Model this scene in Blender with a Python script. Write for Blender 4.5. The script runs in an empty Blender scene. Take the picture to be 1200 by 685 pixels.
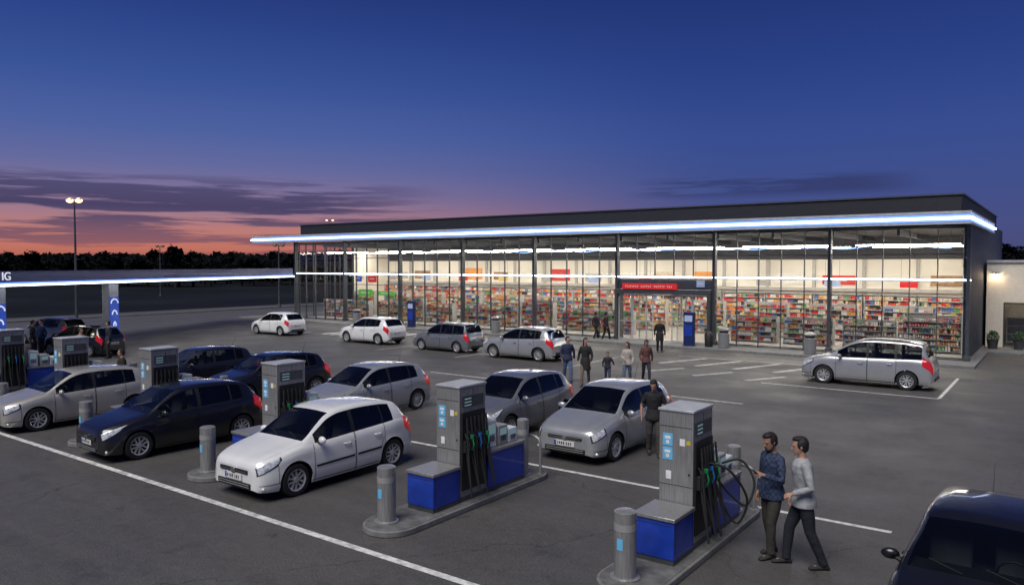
import bpy, bmesh, math, random
from mathutils import Vector, Matrix
from math import sin, cos, pi, radians, sqrt, atan2, atan
random.seed(7)
S = bpy.context.scene; COL = S.collection
FPX = 887.0; CH = 4.15; YAW = radians(36.2); PIT = atan(32.5/FPX)
FW = Vector((-sin(YAW)*cos(PIT), cos(YAW)*cos(PIT), -sin(PIT))); RT = Vector((cos(YAW), sin(YAW), 0)); UP = RT.cross(FW)
def G(px, py, z=0.0):
    d = FW + RT*((px-600)/FPX) + UP*((342.5-py)/FPX)
    t = (z-CH)/d.z
    return Vector((d.x*t, d.y*t, z))
def D(px, d, z=0.0):
    l = (px-600)/FPX*d
    return Vector((-sin(YAW)*d+cos(YAW)*l, cos(YAW)*d+sin(YAW)*l, z))
def lin(*c):
    return tuple(((x/255)/12.92 if x/255 <= .04045 else ((x/255+.055)/1.055)**2.4) for x in c)

# ------------------------------------------------------------ materials
def nd(nt, t, **k):
    n = nt.nodes.new(t)
    for a, b in k.items(): setattr(n, a, b)
    return n
def M(name, col, rough=.5, metal=0, coat=0, var=.12, scale=6, bump=0, bscale=60, emit=0, ecol=None, backdark=False, spec=.5, stretch=None, check=None):
    m = bpy.data.materials.new(name); m.use_nodes = True; nt = m.node_tree; b = nt.nodes['Principled BSDF']
    tc = nd(nt, 'ShaderNodeTexCoord'); nz = nd(nt, 'ShaderNodeTexNoise'); nz.inputs['Scale'].default_value = scale; nz.inputs['Detail'].default_value = 5
    if stretch:
        mp = nd(nt, 'ShaderNodeMapping'); mp.inputs['Scale'].default_value = stretch; nt.links.new(tc.outputs['Object'], mp.inputs[0]); nt.links.new(mp.outputs[0], nz.inputs['Vector'])
    else: nt.links.new(tc.outputs['Object'], nz.inputs['Vector'])
    mr = nd(nt, 'ShaderNodeMapRange'); mr.inputs['From Min'].default_value = .3; mr.inputs['From Max'].default_value = .7
    mr.inputs['To Min'].default_value = 1-var; mr.inputs['To Max'].default_value = 1+var
    nt.links.new(nz.outputs['Fac'], mr.inputs['Value'])
    mx = nd(nt, 'ShaderNodeVectorMath', operation='SCALE'); mx.inputs[0].default_value = col[:3]
    nt.links.new(mr.outputs[0], mx.inputs['Scale'])
    out = mx.outputs[0]
    if check:
        ck = nd(nt, 'ShaderNodeTexChecker'); ck.inputs['Scale'].default_value = 22; nt.links.new(tc.outputs['Object'], ck.inputs['Vector'])
        mc = nd(nt, 'ShaderNodeMix', data_type='RGBA'); nt.links.new(ck.outputs['Fac'], mc.inputs['Factor']); nt.links.new(out, mc.inputs['A']); mc.inputs['B'].default_value = (*check, 1); out = mc.outputs['Result']
    if backdark:
        g = nd(nt, 'ShaderNodeNewGeometry'); mm = nd(nt, 'ShaderNodeMix', data_type='RGBA')
        nt.links.new(g.outputs['Backfacing'], mm.inputs['Factor']); nt.links.new(out, mm.inputs['A']); mm.inputs['B'].default_value = (.01, .01, .012, 1)
        out = mm.outputs['Result']
    nt.links.new(out, b.inputs['Base Color'])
    r2 = nd(nt, 'ShaderNodeMapRange'); r2.inputs['To Min'].default_value = max(.01, rough*.8); r2.inputs['To Max'].default_value = min(1, rough*1.25)
    nt.links.new(nz.outputs['Fac'], r2.inputs['Value']); nt.links.new(r2.outputs[0], b.inputs['Roughness'])
    b.inputs['Metallic'].default_value = metal; b.inputs['Coat Weight'].default_value = coat; b.inputs['Coat Roughness'].default_value = .04
    b.inputs['Specular IOR Level'].default_value = spec
    if bump:
        n2 = nd(nt, 'ShaderNodeTexNoise'); n2.inputs['Scale'].default_value = bscale; nt.links.new(tc.outputs['Object'], n2.inputs['Vector'])
        bp = nd(nt, 'ShaderNodeBump'); bp.inputs['Strength'].default_value = bump; bp.inputs['Distance'].default_value = .02
        nt.links.new(n2.outputs['Fac'], bp.inputs['Height']); nt.links.new(bp.outputs[0], b.inputs['Normal'])
    if emit:
        b.inputs['Emission Color'].default_value = (*(ecol or col)[:3], 1); b.inputs['Emission Strength'].default_value = emit
    return m
def glassmat(name, tint, fac_trans, dark=(.01, .012, .015), ior=1.5, rough=.01):
    m = bpy.data.materials.new(name); m.use_nodes = True; nt = m.node_tree; nt.nodes.clear()
    o = nd(nt, 'ShaderNodeOutputMaterial'); tr = nd(nt, 'ShaderNodeBsdfTransparent'); tr.inputs[0].default_value = (*tint, 1)
    df = nd(nt, 'ShaderNodeBsdfDiffuse'); df.inputs[0].default_value = (*dark, 1)
    gl = nd(nt, 'ShaderNodeBsdfGlossy'); gl.inputs['Roughness'].default_value = rough; gl.inputs[0].default_value = (1, 1, 1, 1)
    m1 = nd(nt, 'ShaderNodeMixShader'); m1.inputs[0].default_value = fac_trans
    nt.links.new(df.outputs[0], m1.inputs[1]); nt.links.new(tr.outputs[0], m1.inputs[2])
    fr = nd(nt, 'ShaderNodeFresnel'); fr.inputs[0].default_value = ior
    m2 = nd(nt, 'ShaderNodeMixShader'); nt.links.new(fr.outputs[0], m2.inputs[0]); nt.links.new(m1.outputs[0], m2.inputs[1]); nt.links.new(gl.outputs[0], m2.inputs[2])
    nt.links.new(m2.outputs[0], o.inputs[0]); return m
def paint(name, col, metal=.0, rough=.32):
    return M(name, col, rough, metal, coat=1, var=.05, scale=3, backdark=True)

MT = {}
MT['steel'] = M('brushed_steel', (.33, .33, .325), .34, .5, var=.24, scale=5, stretch=(9, 9, .6))
MT['steel_d'] = M('dark_steel', (.10, .105, .11), .45, .5)
MT['mull'] = M('mullion_grey', (.085, .095, .11), .45, .4)
MT['alu'] = M('pale_aluminium', (.48, .49, .5), .4, .3)
MT['blue'] = M('cabinet_blue', (.010, .045, .36), .36, coat=.3, var=.18)
MT['totem'] = M('totem_blue', (.008, .02, .10), .4, coat=.3, var=.1)
MT['black'] = M('black_plastic', (.012, .012, .013), .5)
MT['rubber'] = M('black_rubber', (.014, .014, .015), .7, bump=.2)
MT['grey_pl'] = M('grey_plastic', (.3, .3, .3), .5)
MT['white_pl'] = M('white_plastic', (.62, .63, .64), .45)
MT['shelf'] = M('shelf_metal', (.42, .42, .41), .5)
MT['green_pl'] = M('green_handle', (.01, .28, .09), .4)
MT['blue_pl'] = M('blue_handle', (.01, .16, .5), .4)
MT['yellow'] = M('yellow_label', (.6, .45, .03), .4)
MT['conc'] = M('island_concrete', (.12, .12, .118), .8, var=.35, bump=.3, bscale=40)
MT['kerb'] = M('kerb_stone', (.17, .17, .168), .8, var=.25, bump=.3)
MT['pave'] = M('pavement_slabs', (.15, .148, .145), .75, var=.25, scale=1.5, bump=.2)
MT['line'] = M('road_paint', (.58, .58, .56), .6, var=.4, scale=7, bump=.2)
MT['fline'] = M('worn_road_paint', (.42, .42, .41), .6, var=.5, scale=4, bump=.2)
MT['screen'] = M('lit_screen', (.1, .16, .18), .2, emit=.35, ecol=(.25, .4, .45))
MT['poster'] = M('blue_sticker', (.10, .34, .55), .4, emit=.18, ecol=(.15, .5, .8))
MT['white_mark'] = M('white_print', (.8, .8, .8), .5)
MT['chrome'] = M('chrome', (.75, .75, .75), .12, 1)
MT['rim'] = M('alloy_rim', (.5, .51, .52), .3, .4)
MT['tyre'] = M('tyre_rubber', (.015, .015, .016), .8, bump=.3)
MT['cglass'] = glassmat('car_glass', (.62, .66, .66), .8, ior=1.5)
MT['sglass'] = glassmat('shop_glass', (.96, .97, .97), 1.0, ior=1.22)
MT['hlight'] = M('headlamp_glass', (.66, .68, .70), .08, .25, coat=1, var=.5, scale=18)
MT['tlight'] = M('tail_lamp', (.35, .01, .012), .15, coat=1, emit=.25, ecol=(.8, .02, .02))
MT['seat'] = M('seat_fabric', (.09, .09, .095), .9)
MT['plate'] = M('number_plate', (.7, .7, .68), .4)
MT['skin'] = M('skin', (.42, .24, .17), .55, var=.08)
MT['skin_d'] = M('skin_tan', (.32, .18, .12), .55, var=.08)
MT['hair'] = M('dark_hair', (.012, .009, .008), .6, var=.3, scale=40, bump=.5)
MT['hair_b'] = M('brown_hair', (.06, .032, .018), .6, var=.3, scale=40, bump=.5)
MT['eye'] = M('eye', (.03, .02, .015), .2)
MT['neon'] = M('neon_white', (.8, .88, 1), .5, emit=7, ecol=(.72, .84, 1))
MT['neon_halo'] = M('neon_blue_halo', (.12, .2, .6), .4, emit=.8, ecol=(.16, .30, 1))  # blue halo around the neon, put into a glowing material
MT['fascia'] = M('fascia_panel', (.10, .13, .22), .4, .2, var=.06)
MT['navy'] = M('canopy_navy', (.010, .026, .16), .4, coat=.2)
MT['roof'] = M('roof_sheet', (.022, .024, .03), .6, var=.15)
MT['sidew'] = M('side_wall_panel', (.035, .045, .075), .55)
MT['cream'] = M('cream_wall', (.76, .71, .62), .8, var=.08, scale=.5)
MT['greyw'] = M('grey_wall_panel', (.42, .40, .37), .7, var=.1)
MT['wood'] = M('wood_panel', (.34, .20, .10), .6, var=.25, scale=3)
MT['ceil'] = M('dark_ceiling', (.06, .06, .065), .8)
MT['floor'] = M('shop_floor', (.45, .43, .40), .3, var=.08)
MT['tube'] = M('ceiling_tube', (1, 1, 1), .5, emit=58, ecol=(1, .91, .78))
MT['annexlamp'] = M('annex_tube', (1, 1, 1), .5, emit=12, ecol=(1, .85, .62))
MT['down'] = M('downlight', (1, 1, 1), .5, emit=26, ecol=(1, .92, .80))
MT['addedlamp'] = M('added_lamp_lens', (1, .8, .5), .5, emit=60, ecol=(1, .76, .50))  # lens of the lamps added to brighten the annex wall
MT['lampw'] = M('lamp_lens', (1, .8, .5), .5, emit=2.6, ecol=(1, .66, .32))
MT['redsign'] = M('red_lit_sign', (.45, .015, .015), .4, emit=.45, ecol=(.75, .03, .03))
MT['whsign'] = M('white_lit_sign', (.8, .8, .8), .4, emit=.7, ecol=(.9, .92, 1))
MT['dimwh'] = M('pale_print', (.6, .55, .52), .5, emit=.2, ecol=(.9, .8, .75))
MT['palepan'] = M('pale_panel', (.35, .42, .6), .4, emit=.2, ecol=(.4, .5, .8))
MT['blsign'] = M('blue_lit_sign', (.02, .08, .5), .4, emit=.35, ecol=(.03, .12, .7))
MT['grsign'] = M('green_promo', (.12, .5, .08), .5, emit=.2, ecol=(.15, .6, .08))
MT['annex'] = M('annex_panel', (.70, .63, .52), .7, var=.06)
MT['bark'] = M('bark', (.02, .016, .013), .9)
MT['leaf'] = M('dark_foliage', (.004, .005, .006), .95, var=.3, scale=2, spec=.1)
MT['leaf2'] = M('pot_foliage', (.03, .07, .02), .7, var=.5, scale=9)
PC = [M('pack_%s' % n, c, .45, var=.3, scale=30) for n, c in dict(red=(.62, .05, .04), orange=(.75, .32, .08), yellow=(.75, .58, .18), white=(.76, .73, .68), green=(.16, .36, .12), blue=(.09, .17, .42), brown=(.32, .16, .08), pink=(.62, .30, .30), beige=(.62, .50, .36), black=(.05, .045, .04)).items()]
PCN = ['red', 'orange', 'yellow', 'white', 'green', 'blue', 'brown', 'pink', 'beige', 'black']

def asphalt():
    m = bpy.data.materials.new('asphalt'); m.use_nodes = True; nt = m.node_tree; b = nt.nodes['Principled BSDF']
    tc = nd(nt, 'ShaderNodeTexCoord')
    def noise(sc, det=4, vec=None, rough=.55):
        n = nd(nt, 'ShaderNodeTexNoise'); n.inputs['Scale'].default_value = sc; n.inputs['Detail'].default_value = det; n.inputs['Roughness'].default_value = rough
        nt.links.new(vec or tc.outputs['Object'], n.inputs['Vector']); return n
    def rng(o, a, b_, c, d):
        r = nd(nt, 'ShaderNodeMapRange'); r.inputs[1].default_value = a; r.inputs[2].default_value = b_; r.inputs[3].default_value = c; r.inputs[4].default_value = d
        nt.links.new(o, r.inputs[0]); return r.outputs[0]
    def mul(a, c):
        r = nd(nt, 'ShaderNodeMath', operation='MULTIPLY'); nt.links.new(a, r.inputs[0])
        if isinstance(c, float): r.inputs[1].default_value = c
        else: nt.links.new(c, r.inputs[1])
        return r.outputs[0]
    big = rng(noise(.10, 3).outputs['Fac'], .3, .7, .92, 1.08)
    stain = rng(noise(.9, 7, rough=.75).outputs['Fac'], .32, .46, .72, 1.0)
    spot = rng(noise(2.6, 4, rough=.6).outputs['Fac'], .28, .35, .6, 1.0)
    fine = rng(noise(38, 3).outputs['Fac'], .3, .7, .62, 1.38)
    mid = rng(noise(6, 5, rough=.7).outputs['Fac'], .3, .7, .86, 1.14)
    agg = rng(noise(90, 2).outputs['Fac'], .58, .72, 1.0, 2.6)
    mp = nd(nt, 'ShaderNodeMapping'); mp.inputs['Scale'].default_value = (.25, 2.2, 1); nt.links.new(tc.outputs['Object'], mp.inputs['Vector'])
    trk = rng(noise(.8, 3, mp.outputs[0]).outputs['Fac'], .35, .65, .93, 1.07)
    vo = nd(nt, 'ShaderNodeTexVoronoi', feature='DISTANCE_TO_EDGE'); vo.inputs['Scale'].default_value = .13
    nz = noise(1.2, 5); ad = nd(nt, 'ShaderNodeVectorMath', operation='ADD'); nt.links.new(tc.outputs['Object'], ad.inputs[0]); nt.links.new(nz.outputs['Color'], ad.inputs[1])
    nt.links.new(ad.outputs[0], vo.inputs['Vector']); crack = rng(vo.outputs['Distance'], .0, .0025, .5, 1.0)
    v = mul(mul(mul(mul(mul(mul(mul(mul(big, stain), fine), agg), trk), crack), mid), spot), .070)
    sc = nd(nt, 'ShaderNodeVectorMath', operation='SCALE'); sc.inputs[0].default_value = (1.05, 1.0, .95); nt.links.new(v, sc.inputs['Scale'])
    nt.links.new(sc.outputs[0], b.inputs['Base Color'])
    nt.links.new(rng(noise(.5, 5).outputs['Fac'], .3, .7, .45, .7), b.inputs['Roughness'])
    bp = nd(nt, 'ShaderNodeBump'); bp.inputs['Strength'].default_value = .5; bp.inputs['Distance'].default_value = .01
    nt.links.new(noise(70, 3).outputs['Fac'], bp.inputs['Height']); nt.links.new(bp.outputs[0], b.inputs['Normal'])
    return m
MT['asphalt'] = asphalt()
MT['field'] = M('dark_field', (.009, .011, .013), .95, var=.5, scale=.05, spec=.1)

# ------------------------------------------------------------ mesh builder
class MB:
    def __init__(s): s.v = []; s.f = []; s.m = []
    def add(s, vs, fs, mi=0):
        o = len(s.v); s.v += [Vector(v) for v in vs]
        for f in fs: s.f.append([o+i for i in f]); s.m.append(mi)
    def box(s, c, d, mi=0, rz=0, mat=None):
        hx, hy, hz = d[0]/2, d[1]/2, d[2]/2
        vs = [Vector((x*hx, y*hy, z*hz)) for z in (-1, 1) for x, y in ((-1, -1), (1, -1), (1, 1), (-1, 1))]
        R = mat if mat else Matrix.Rotation(rz, 3, 'Z')
        vs = [R @ v + Vector(c) for v in vs]
        s.add(vs, [(3, 2, 1, 0), (4, 5, 6, 7), (0, 1, 5, 4), (1, 2, 6, 5), (2, 3, 7, 6), (3, 0, 4, 7)], mi)
    def b2(s, x0, x1, y0, y1, z0, z1, mi=0):
        s.box(((x0+x1)/2, (y0+y1)/2, (z0+z1)/2), (abs(x1-x0), abs(y1-y0), abs(z1-z0)), mi)
    def loft(s, rings, mi=0, cap=True):
        n = len(rings[0]); vs = [p for r in rings for p in r]; fs = []
        for i in range(len(rings)-1):
            for j in range(n):
                fs.append((i*n+j, i*n+(j+1) % n, (i+1)*n+(j+1) % n, (i+1)*n+j))
        if cap: fs.append(tuple(range(n-1, -1, -1))); fs.append(tuple((len(rings)-1)*n+j for j in range(n)))
        s.add(vs, fs, mi)
    def tube(s, pts, rs, n=10, mi=0, round_=False):
        pts = [Vector(p) for p in pts]
        if not hasattr(rs, '__len__'): rs = [rs]*len(pts)
        rs = list(rs)
        if round_:
            a = (pts[0]-pts[1]).normalized(); b = (pts[-1]-pts[-2]).normalized()
            P = []; R = []
            for k in (85, 60, 30): P.append(pts[0]+a*rs[0]*sin(radians(k))); R.append(rs[0]*cos(radians(k)))
            P += pts; R += rs
            for k in (30, 60, 85): P.append(pts[-1]+b*rs[-1]*sin(radians(k))); R.append(rs[-1]*cos(radians(k)))
            pts, rs = P, R
        t = (pts[1]-pts[0]).normalized(); u = t.orthogonal().normalized(); rings = []
        for i, p in enumerate(pts):
            t2 = (pts[min(i+1, len(pts)-1)]-pts[max(i-1, 0)]).normalized()
            u = (u - t2*u.dot(t2)).normalized(); w = t2.cross(u)
            rings.append([p+(u*cos(2*pi*k/n)+w*sin(2*pi*k/n))*rs[i] for k in range(n)])
        s.loft(rings, mi)
    def cyl(s, p0, p1, r0, r1=None, n=20, mi=0): s.tube([p0, p1], [r0, r0 if r1 is None else r1], n, mi)
    def ell(s, c, r, n=14, k=9, mi=0, R=None):
        rings = []
        for i in range(k):
            a = -pi/2+pi*(i+.02)/(k-1+.04)
            ring = [Vector((cos(a)*cos(2*pi*j/n)*r[0], cos(a)*sin(2*pi*j/n)*r[1], sin(a)*r[2])) for j in range(n)]
            if R: ring = [R @ v for v in ring]
            rings.append([v+Vector(c) for v in ring])
        s.loft(rings, mi)
    def lathe(s, prof, c=(0, 0, 0), n=24, mi=0, axis='Z', cap=True):
        rings = []
        for r, z in prof:
            if axis == 'Z': rings.append([Vector(c)+Vector((r*cos(2*pi*j/n), r*sin(2*pi*j/n), z)) for j in range(n)])
            else: rings.append([Vector(c)+Vector((r*sin(2*pi*j/n), z, r*cos(2*pi*j/n))) for j in range(n)])
        s.loft(rings, mi, cap)
    def prism(s, pts, z0, z1, mi=0):
        s.loft([[Vector((x, y, z0)) for x, y in pts], [Vector((x, y, z1)) for x, y in pts]], mi)
    def mesh(s, name, mats):
        me = bpy.data.meshes.new(name); me.from_pydata([tuple(v) for v in s.v], [], s.f)
        for m in (mats if isinstance(mats, (list, tuple)) else [mats]): me.materials.append(m)
        me.polygons.foreach_set('material_index', s.m); me.update(); return me
    def build(s, name, mats, parent=None, loc=None, rz=0, bevel=0, smooth=True, ang=40):
        me = s.mesh(name, mats)
        if smooth: me.shade_smooth(); me.set_sharp_from_angle(angle=radians(ang))
        o = bpy.data.objects.new(name, me); COL.objects.link(o)
        if parent: o.parent = parent
        if loc is not None: o.location = loc
        o.rotation_euler.z = rz
        if bevel:
            b = o.modifiers.new('bevel', 'BEVEL'); b.width = bevel; b.segments = 2; b.limit_method = 'ANGLE'
        return o
def tag(o, label=None, cat=None, group=None, kind=None):
    if label: o['label'] = label
    if cat: o['category'] = cat
    if group: o['group'] = group
    if kind: o['kind'] = kind
    return o
def empty(name, loc, rz=0, label=None, cat=None, group=None):
    o = bpy.data.objects.new(name, None); COL.objects.link(o); o.location = loc; o.rotation_euler.z = rz; o.empty_display_size = .2
    return tag(o, label, cat, group)
def copy_tree(o, parent=None):
    c = o.copy(); COL.objects.link(c)
    if parent: c.parent = parent
    for ch in list(o.children): copy_tree(ch, c)
    return c
def curve(tab):
    xs = [a for a, b in tab]; ys = [b for a, b in tab]; n = len(xs)
    d = [(ys[i+1]-ys[i])/(xs[i+1]-xs[i]) for i in range(n-1)]
    m = [d[0]]+[0 if d[i-1]*d[i] <= 0 else 2*d[i-1]*d[i]/(d[i-1]+d[i]) for i in range(1, n-1)]+[d[-1]]
    def f(x):
        if x <= xs[0]: return ys[0]
        if x >= xs[-1]: return ys[-1]
        i = 0
        while x > xs[i+1]: i += 1
        h = xs[i+1]-xs[i]; t = (x-xs[i])/h
        return (2*t**3-3*t*t+1)*ys[i]+(t**3-2*t*t+t)*h*m[i]+(-2*t**3+3*t*t)*ys[i+1]+(t**3-t*t)*h*m[i+1]
    return f
def remeshed(mb, name, mats, parent, voxel, it=4):
    me = mb.mesh('tmp', mats); o = bpy.data.objects.new('tmp', me); COL.objects.link(o)
    r = o.modifiers.new('r', 'REMESH'); r.mode = 'VOXEL'; r.voxel_size = voxel; r.use_smooth_shade = True
    s = o.modifiers.new('s', 'SMOOTH'); s.iterations = it; s.factor = .5
    dg = bpy.context.evaluated_depsgraph_get(); dg.update()
    m2 = bpy.data.meshes.new_from_object(o.evaluated_get(dg)); m2.name = name
    bpy.data.objects.remove(o)
    if not m2.materials:
        for m in (mats if isinstance(mats, (list, tuple)) else [mats]): m2.materials.append(m)
    m2.shade_smooth()
    o2 = bpy.data.objects.new(name, m2); COL.objects.link(o2); o2.parent = parent; return o2
def text_mesh(txt, size, mat, name, parent, loc, rot, ext=.01):
    cu = bpy.data.curves.new('t', 'FONT'); cu.body = txt; cu.size = size; cu.extrude = ext; cu.align_x = 'CENTER'; cu.align_y = 'CENTER'
    o = bpy.data.objects.new('t', cu); COL.objects.link(o); dg = bpy.context.evaluated_depsgraph_get(); dg.update()
    me = bpy.data.meshes.new_from_object(o.evaluated_get(dg)); bpy.data.objects.remove(o)
    me.materials.clear(); me.materials.append(mat)
    o = bpy.data.objects.new(name, me); COL.objects.link(o); o.parent = parent; o.location = loc; o.rotation_euler = rot; return o

# ------------------------------------------------------------ camera, world, sun
cam = bpy.data.cameras.new('Camera'); co = bpy.data.objects.new('Camera', cam); COL.objects.link(co)
cam.lens = 36*FPX/1200; cam.sensor_width = 36; cam.clip_end = 6000; cam.clip_start = .1
co.location = (0, 0, CH); co.rotation_euler = (pi/2-PIT, 0, YAW); S.camera = co
S.view_settings.view_transform = 'Standard'; S.view_settings.look = 'None'; S.view_settings.exposure = 0; S.view_settings.gamma = 1
W = bpy.data.worlds.new('World'); S.world = W; W.use_nodes = True; nt = W.node_tree; nt.nodes.clear()
out = nd(nt, 'ShaderNodeOutputWorld'); bg = nd(nt, 'ShaderNodeBackground'); nt.links.new(bg.outputs[0], out.inputs[0]); bg.inputs[1].default_value = 1
tc = nd(nt, 'ShaderNodeTexCoord'); sx = nd(nt, 'ShaderNodeSeparateXYZ'); nt.links.new(tc.outputs['Generated'], sx.inputs[0])
def wramp(stops, val, a, b):
    mr = nd(nt, 'ShaderNodeMapRange'); mr.inputs[1].default_value = a; mr.inputs[2].default_value = b; nt.links.new(val, mr.inputs[0])
    cr = nd(nt, 'ShaderNodeValToRGB'); nt.links.new(mr.outputs[0], cr.inputs[0]); e = cr.color_ramp.elements
    for i, (p, c) in enumerate(stops):
        q = (p-a)/(b-a); el = e[i] if i < 2 else e.new(q); el.position = q; el.color = (*lin(*c), 1)
    return cr.outputs[0]
Z = sx.outputs['Z']
sunset = wramp([(0, (150, 92, 86)), (.7, (22, 38, 90)), (.02, (194, 114, 98)), (.04, (190, 124, 116)), (.062, (162, 122, 138)), (.088, (128, 114, 152)), (.12, (100, 106, 158)), (.16, (78, 98, 160)), (.22, (58, 84, 152)), (.28, (45, 69, 138)), (.34, (34, 55, 118))], Z, 0, .7)
dusk = wramp([(0, (76, 76, 116)), (.7, (20, 35, 86)), (.05, (72, 80, 132)), (.10, (64, 80, 140)), (.16, (55, 77, 144)), (.24, (42, 65, 134)), (.34, (31, 51, 113))], Z, 0, .7)
def dotmask(v, a, b):
    dt = nd(nt, 'ShaderNodeVectorMath', operation='DOT_PRODUCT'); nt.links.new(tc.outputs['Generated'], dt.inputs[0]); dt.inputs[1].default_value = v
    mk = nd(nt, 'ShaderNodeMapRange', interpolation_type='SMOOTHSTEP'); mk.inputs[1].default_value = a; mk.inputs[2].default_value = b; nt.links.new(dt.outputs['Value'], mk.inputs[0]); return mk.outputs[0]
def mulv(a, b):
    ml = nd(nt, 'ShaderNodeMath', operation='MULTIPLY'); nt.links.new(a, ml.inputs[0]); nt.links.new(b, ml.inputs[1]); return ml.outputs[0]
mx = nd(nt, 'ShaderNodeMix', data_type='RGBA'); nt.links.new(dotmask((-.92, .39, 0), .66, 1.0), mx.inputs['Factor']); nt.links.new(dusk, mx.inputs['A']); nt.links.new(sunset, mx.inputs['B'])
def clouds(loc, sc, lo, hi, band, az, prev, col, zs=16):
    mp = nd(nt, 'ShaderNodeMapping'); mp.inputs['Scale'].default_value = (1.0, 1.0, zs); mp.inputs['Location'].default_value = loc; nt.links.new(tc.outputs['Generated'], mp.inputs[0])
    cn = nd(nt, 'ShaderNodeTexNoise'); cn.inputs['Scale'].default_value = sc; cn.inputs['Detail'].default_value = 8; cn.inputs['Roughness'].default_value = .6; nt.links.new(mp.outputs[0], cn.inputs[0])
    cm = nd(nt, 'ShaderNodeMapRange', interpolation_type='SMOOTHSTEP'); cm.inputs[1].default_value = lo; cm.inputs[2].default_value = hi; nt.links.new(cn.outputs['Fac'], cm.inputs[0])
    f = mulv(mulv(cm.outputs[0], wramp(band, Z, 0, .2)), az)
    m2 = nd(nt, 'ShaderNodeMix', data_type='RGBA'); nt.links.new(f, m2.inputs['Factor']); nt.links.new(prev, m2.inputs['A']); m2.inputs['B'].default_value = (*lin(*col), 1); return m2.outputs['Result']
c1 = clouds((3.1, .4, .35), 3.4, .44, .53, [(0, (120, 120, 120)), (.2, (0, 0, 0)), (.03, (200, 200, 200)), (.07, (245, 245, 245)), (.095, (225, 225, 225)), (.112, (0, 0, 0))], dotmask((-.879, .477, 0), .925, .985), mx.outputs['Result'], (60, 60, 98), 20)
c2 = clouds((1.1, 2.4, .35), 4, .42, .52, [(0, (0, 0, 0)), (.2, (0, 0, 0)), (.082, (0, 0, 0)), (.092, (220, 220, 220)), (.104, (220, 220, 220)), (.112, (0, 0, 0))], dotmask((-.30, .954, 0), .978, .992), c1, (50, 56, 98))
nt.links.new(c2, bg.inputs[0])
sl = bpy.data.lights.new('sun', 'SUN'); so = bpy.data.objects.new('sun', sl); COL.objects.link(so)
sl.energy = 3.15; sl.angle = radians(40); sl.color = (1, .97, .92)
sd = -(RT*-.45 + Vector((-FW.x*.7, -FW.y*.7, 0)) + Vector((0, 0, 1.25)))
so.rotation_euler = sd.to_track_quat('-Z', 'Y').to_euler()

# ------------------------------------------------------------ ground
mb = MB(); mb.add([(-3000, -3000, -.03), (3000, -3000, -.03), (3000, 3000, -.03), (-3000, 3000, -.03)], [(0, 1, 2, 3)])
tag(mb.build('ground', MT['field'], smooth=False), kind='structure')
mb = MB(); mb.add([(-66, -30, 0), (60, -30, 0), (60, 80, 0), (-66, 60, 0)], [(0, 1, 2, 3)])
tag(mb.build('forecourt', MT['asphalt'], smooth=False), kind='structure')
mb = MB(); mb.b2(-52, -3.0, 35.15, 60, -.02, .10); mb.b2(-3.0, 30, 41.5, 60, -.02, .10)
tag(mb.build('pavement', MT['pave'], smooth=False), kind='structure')
mb = MB(); mb.b2(-52, -2.85, 35.0, 35.147, -.02, .12); mb.b2(-2.997, -2.85, 35.15, 41.35, -.02, .12); mb.b2(-2.85, 30, 41.35, 41.497, -.02, .12)
mb.box((-61, 27, .05), (.2, 60, .14)); mb.box((-56, 57.5, .05), (10, .2, .14))
tag(mb.build('kerb', MT['kerb'], bevel=.02), kind='structure')
mb = MB()
def mline(x0, y0, x1, y1, w=.12, mi=0, z=.004):
    a = Vector((x0, y0, z)); b = Vector((x1, y1, z)); n = (b-a).normalized().cross(Vector((0, 0, 1)))*w/2
    mb.add([a+n, b+n, b-n, a-n], [(3, 2, 1, 0)], mi)
mline(-60, 7.5, 8, 7.5, .13)
mline(-46, 12.85, -2.1, 12.85, .11)
mline(-19.8, 21.7, -16.6, 21.7, .1); mline(-10.4, 22.2, -7.7, 22.2, .1)
mline(-8.6, 26.6, -3.1, 26.6, .1); mline(-3.1, 26.66, -3.1, 31.8, .1)
mline(-14.2, 32.3, -7.6, 32.3, .1, 1)
for i in range(4): mline(-13.8+i*1.6, 29.4, -12.8+i*1.6, 32.0, .26, 1)
for i in range(3): mline(-13.2+i*2.0, 26.8, -12.3+i*2, 28.5, .22, 1)
for i in range(7): mline(-35.9+i*.75, 29.8, -35.9+i*.75, 33.2, .4, 0)
for x in (-44, -37.6, -27, -22, -16.2): mline(x, 25.7, x, 30.3, .09, 1)
tag(mb.build('road_marking', [MT['line'], MT['fline']], smooth=False), kind='structure')

# ------------------------------------------------------------ shop
XR, XL, YF, NB = -3.3, -47.5, 37.0, 8
BW = (XR-XL)/NB
shop = empty('store_building', ((XR+XL)/2, YF, 0), label='long glass-fronted shop building with glowing white strip along its flat canopy', cat='shop')
ox, oy = (XR+XL)/2, YF
def sb(name, mats, mbx, par=None, **k):
    for v in mbx.v:
        v.x -= ox; v.y -= oy
    return mbx.build(name, mats, par or shop, **k)
mb = MB(); mb.b2(XL+.02, XR-.02, YF+.05, 46.5, .02, .14); sb('floor', MT['floor'], mb)
mb = MB(); mb.b2(XL+.22, XR-.22, 46.5, 46.8, .1, 4.45, 0); sb('back_wall', MT['cream'], mb)
mb = MB(); mb.b2(XL+.22, XR-.22, 46.48, 46.8, 4.453, 5.7); sb('upper_back_wall', MT['ceil'], mb)
mb = MB(); mb.b2(XL+.25, XR-.25, 46.3, 46.497, 2.62, 2.8); sb('shelf_bulkhead', MT['greyw'], mb)
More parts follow.
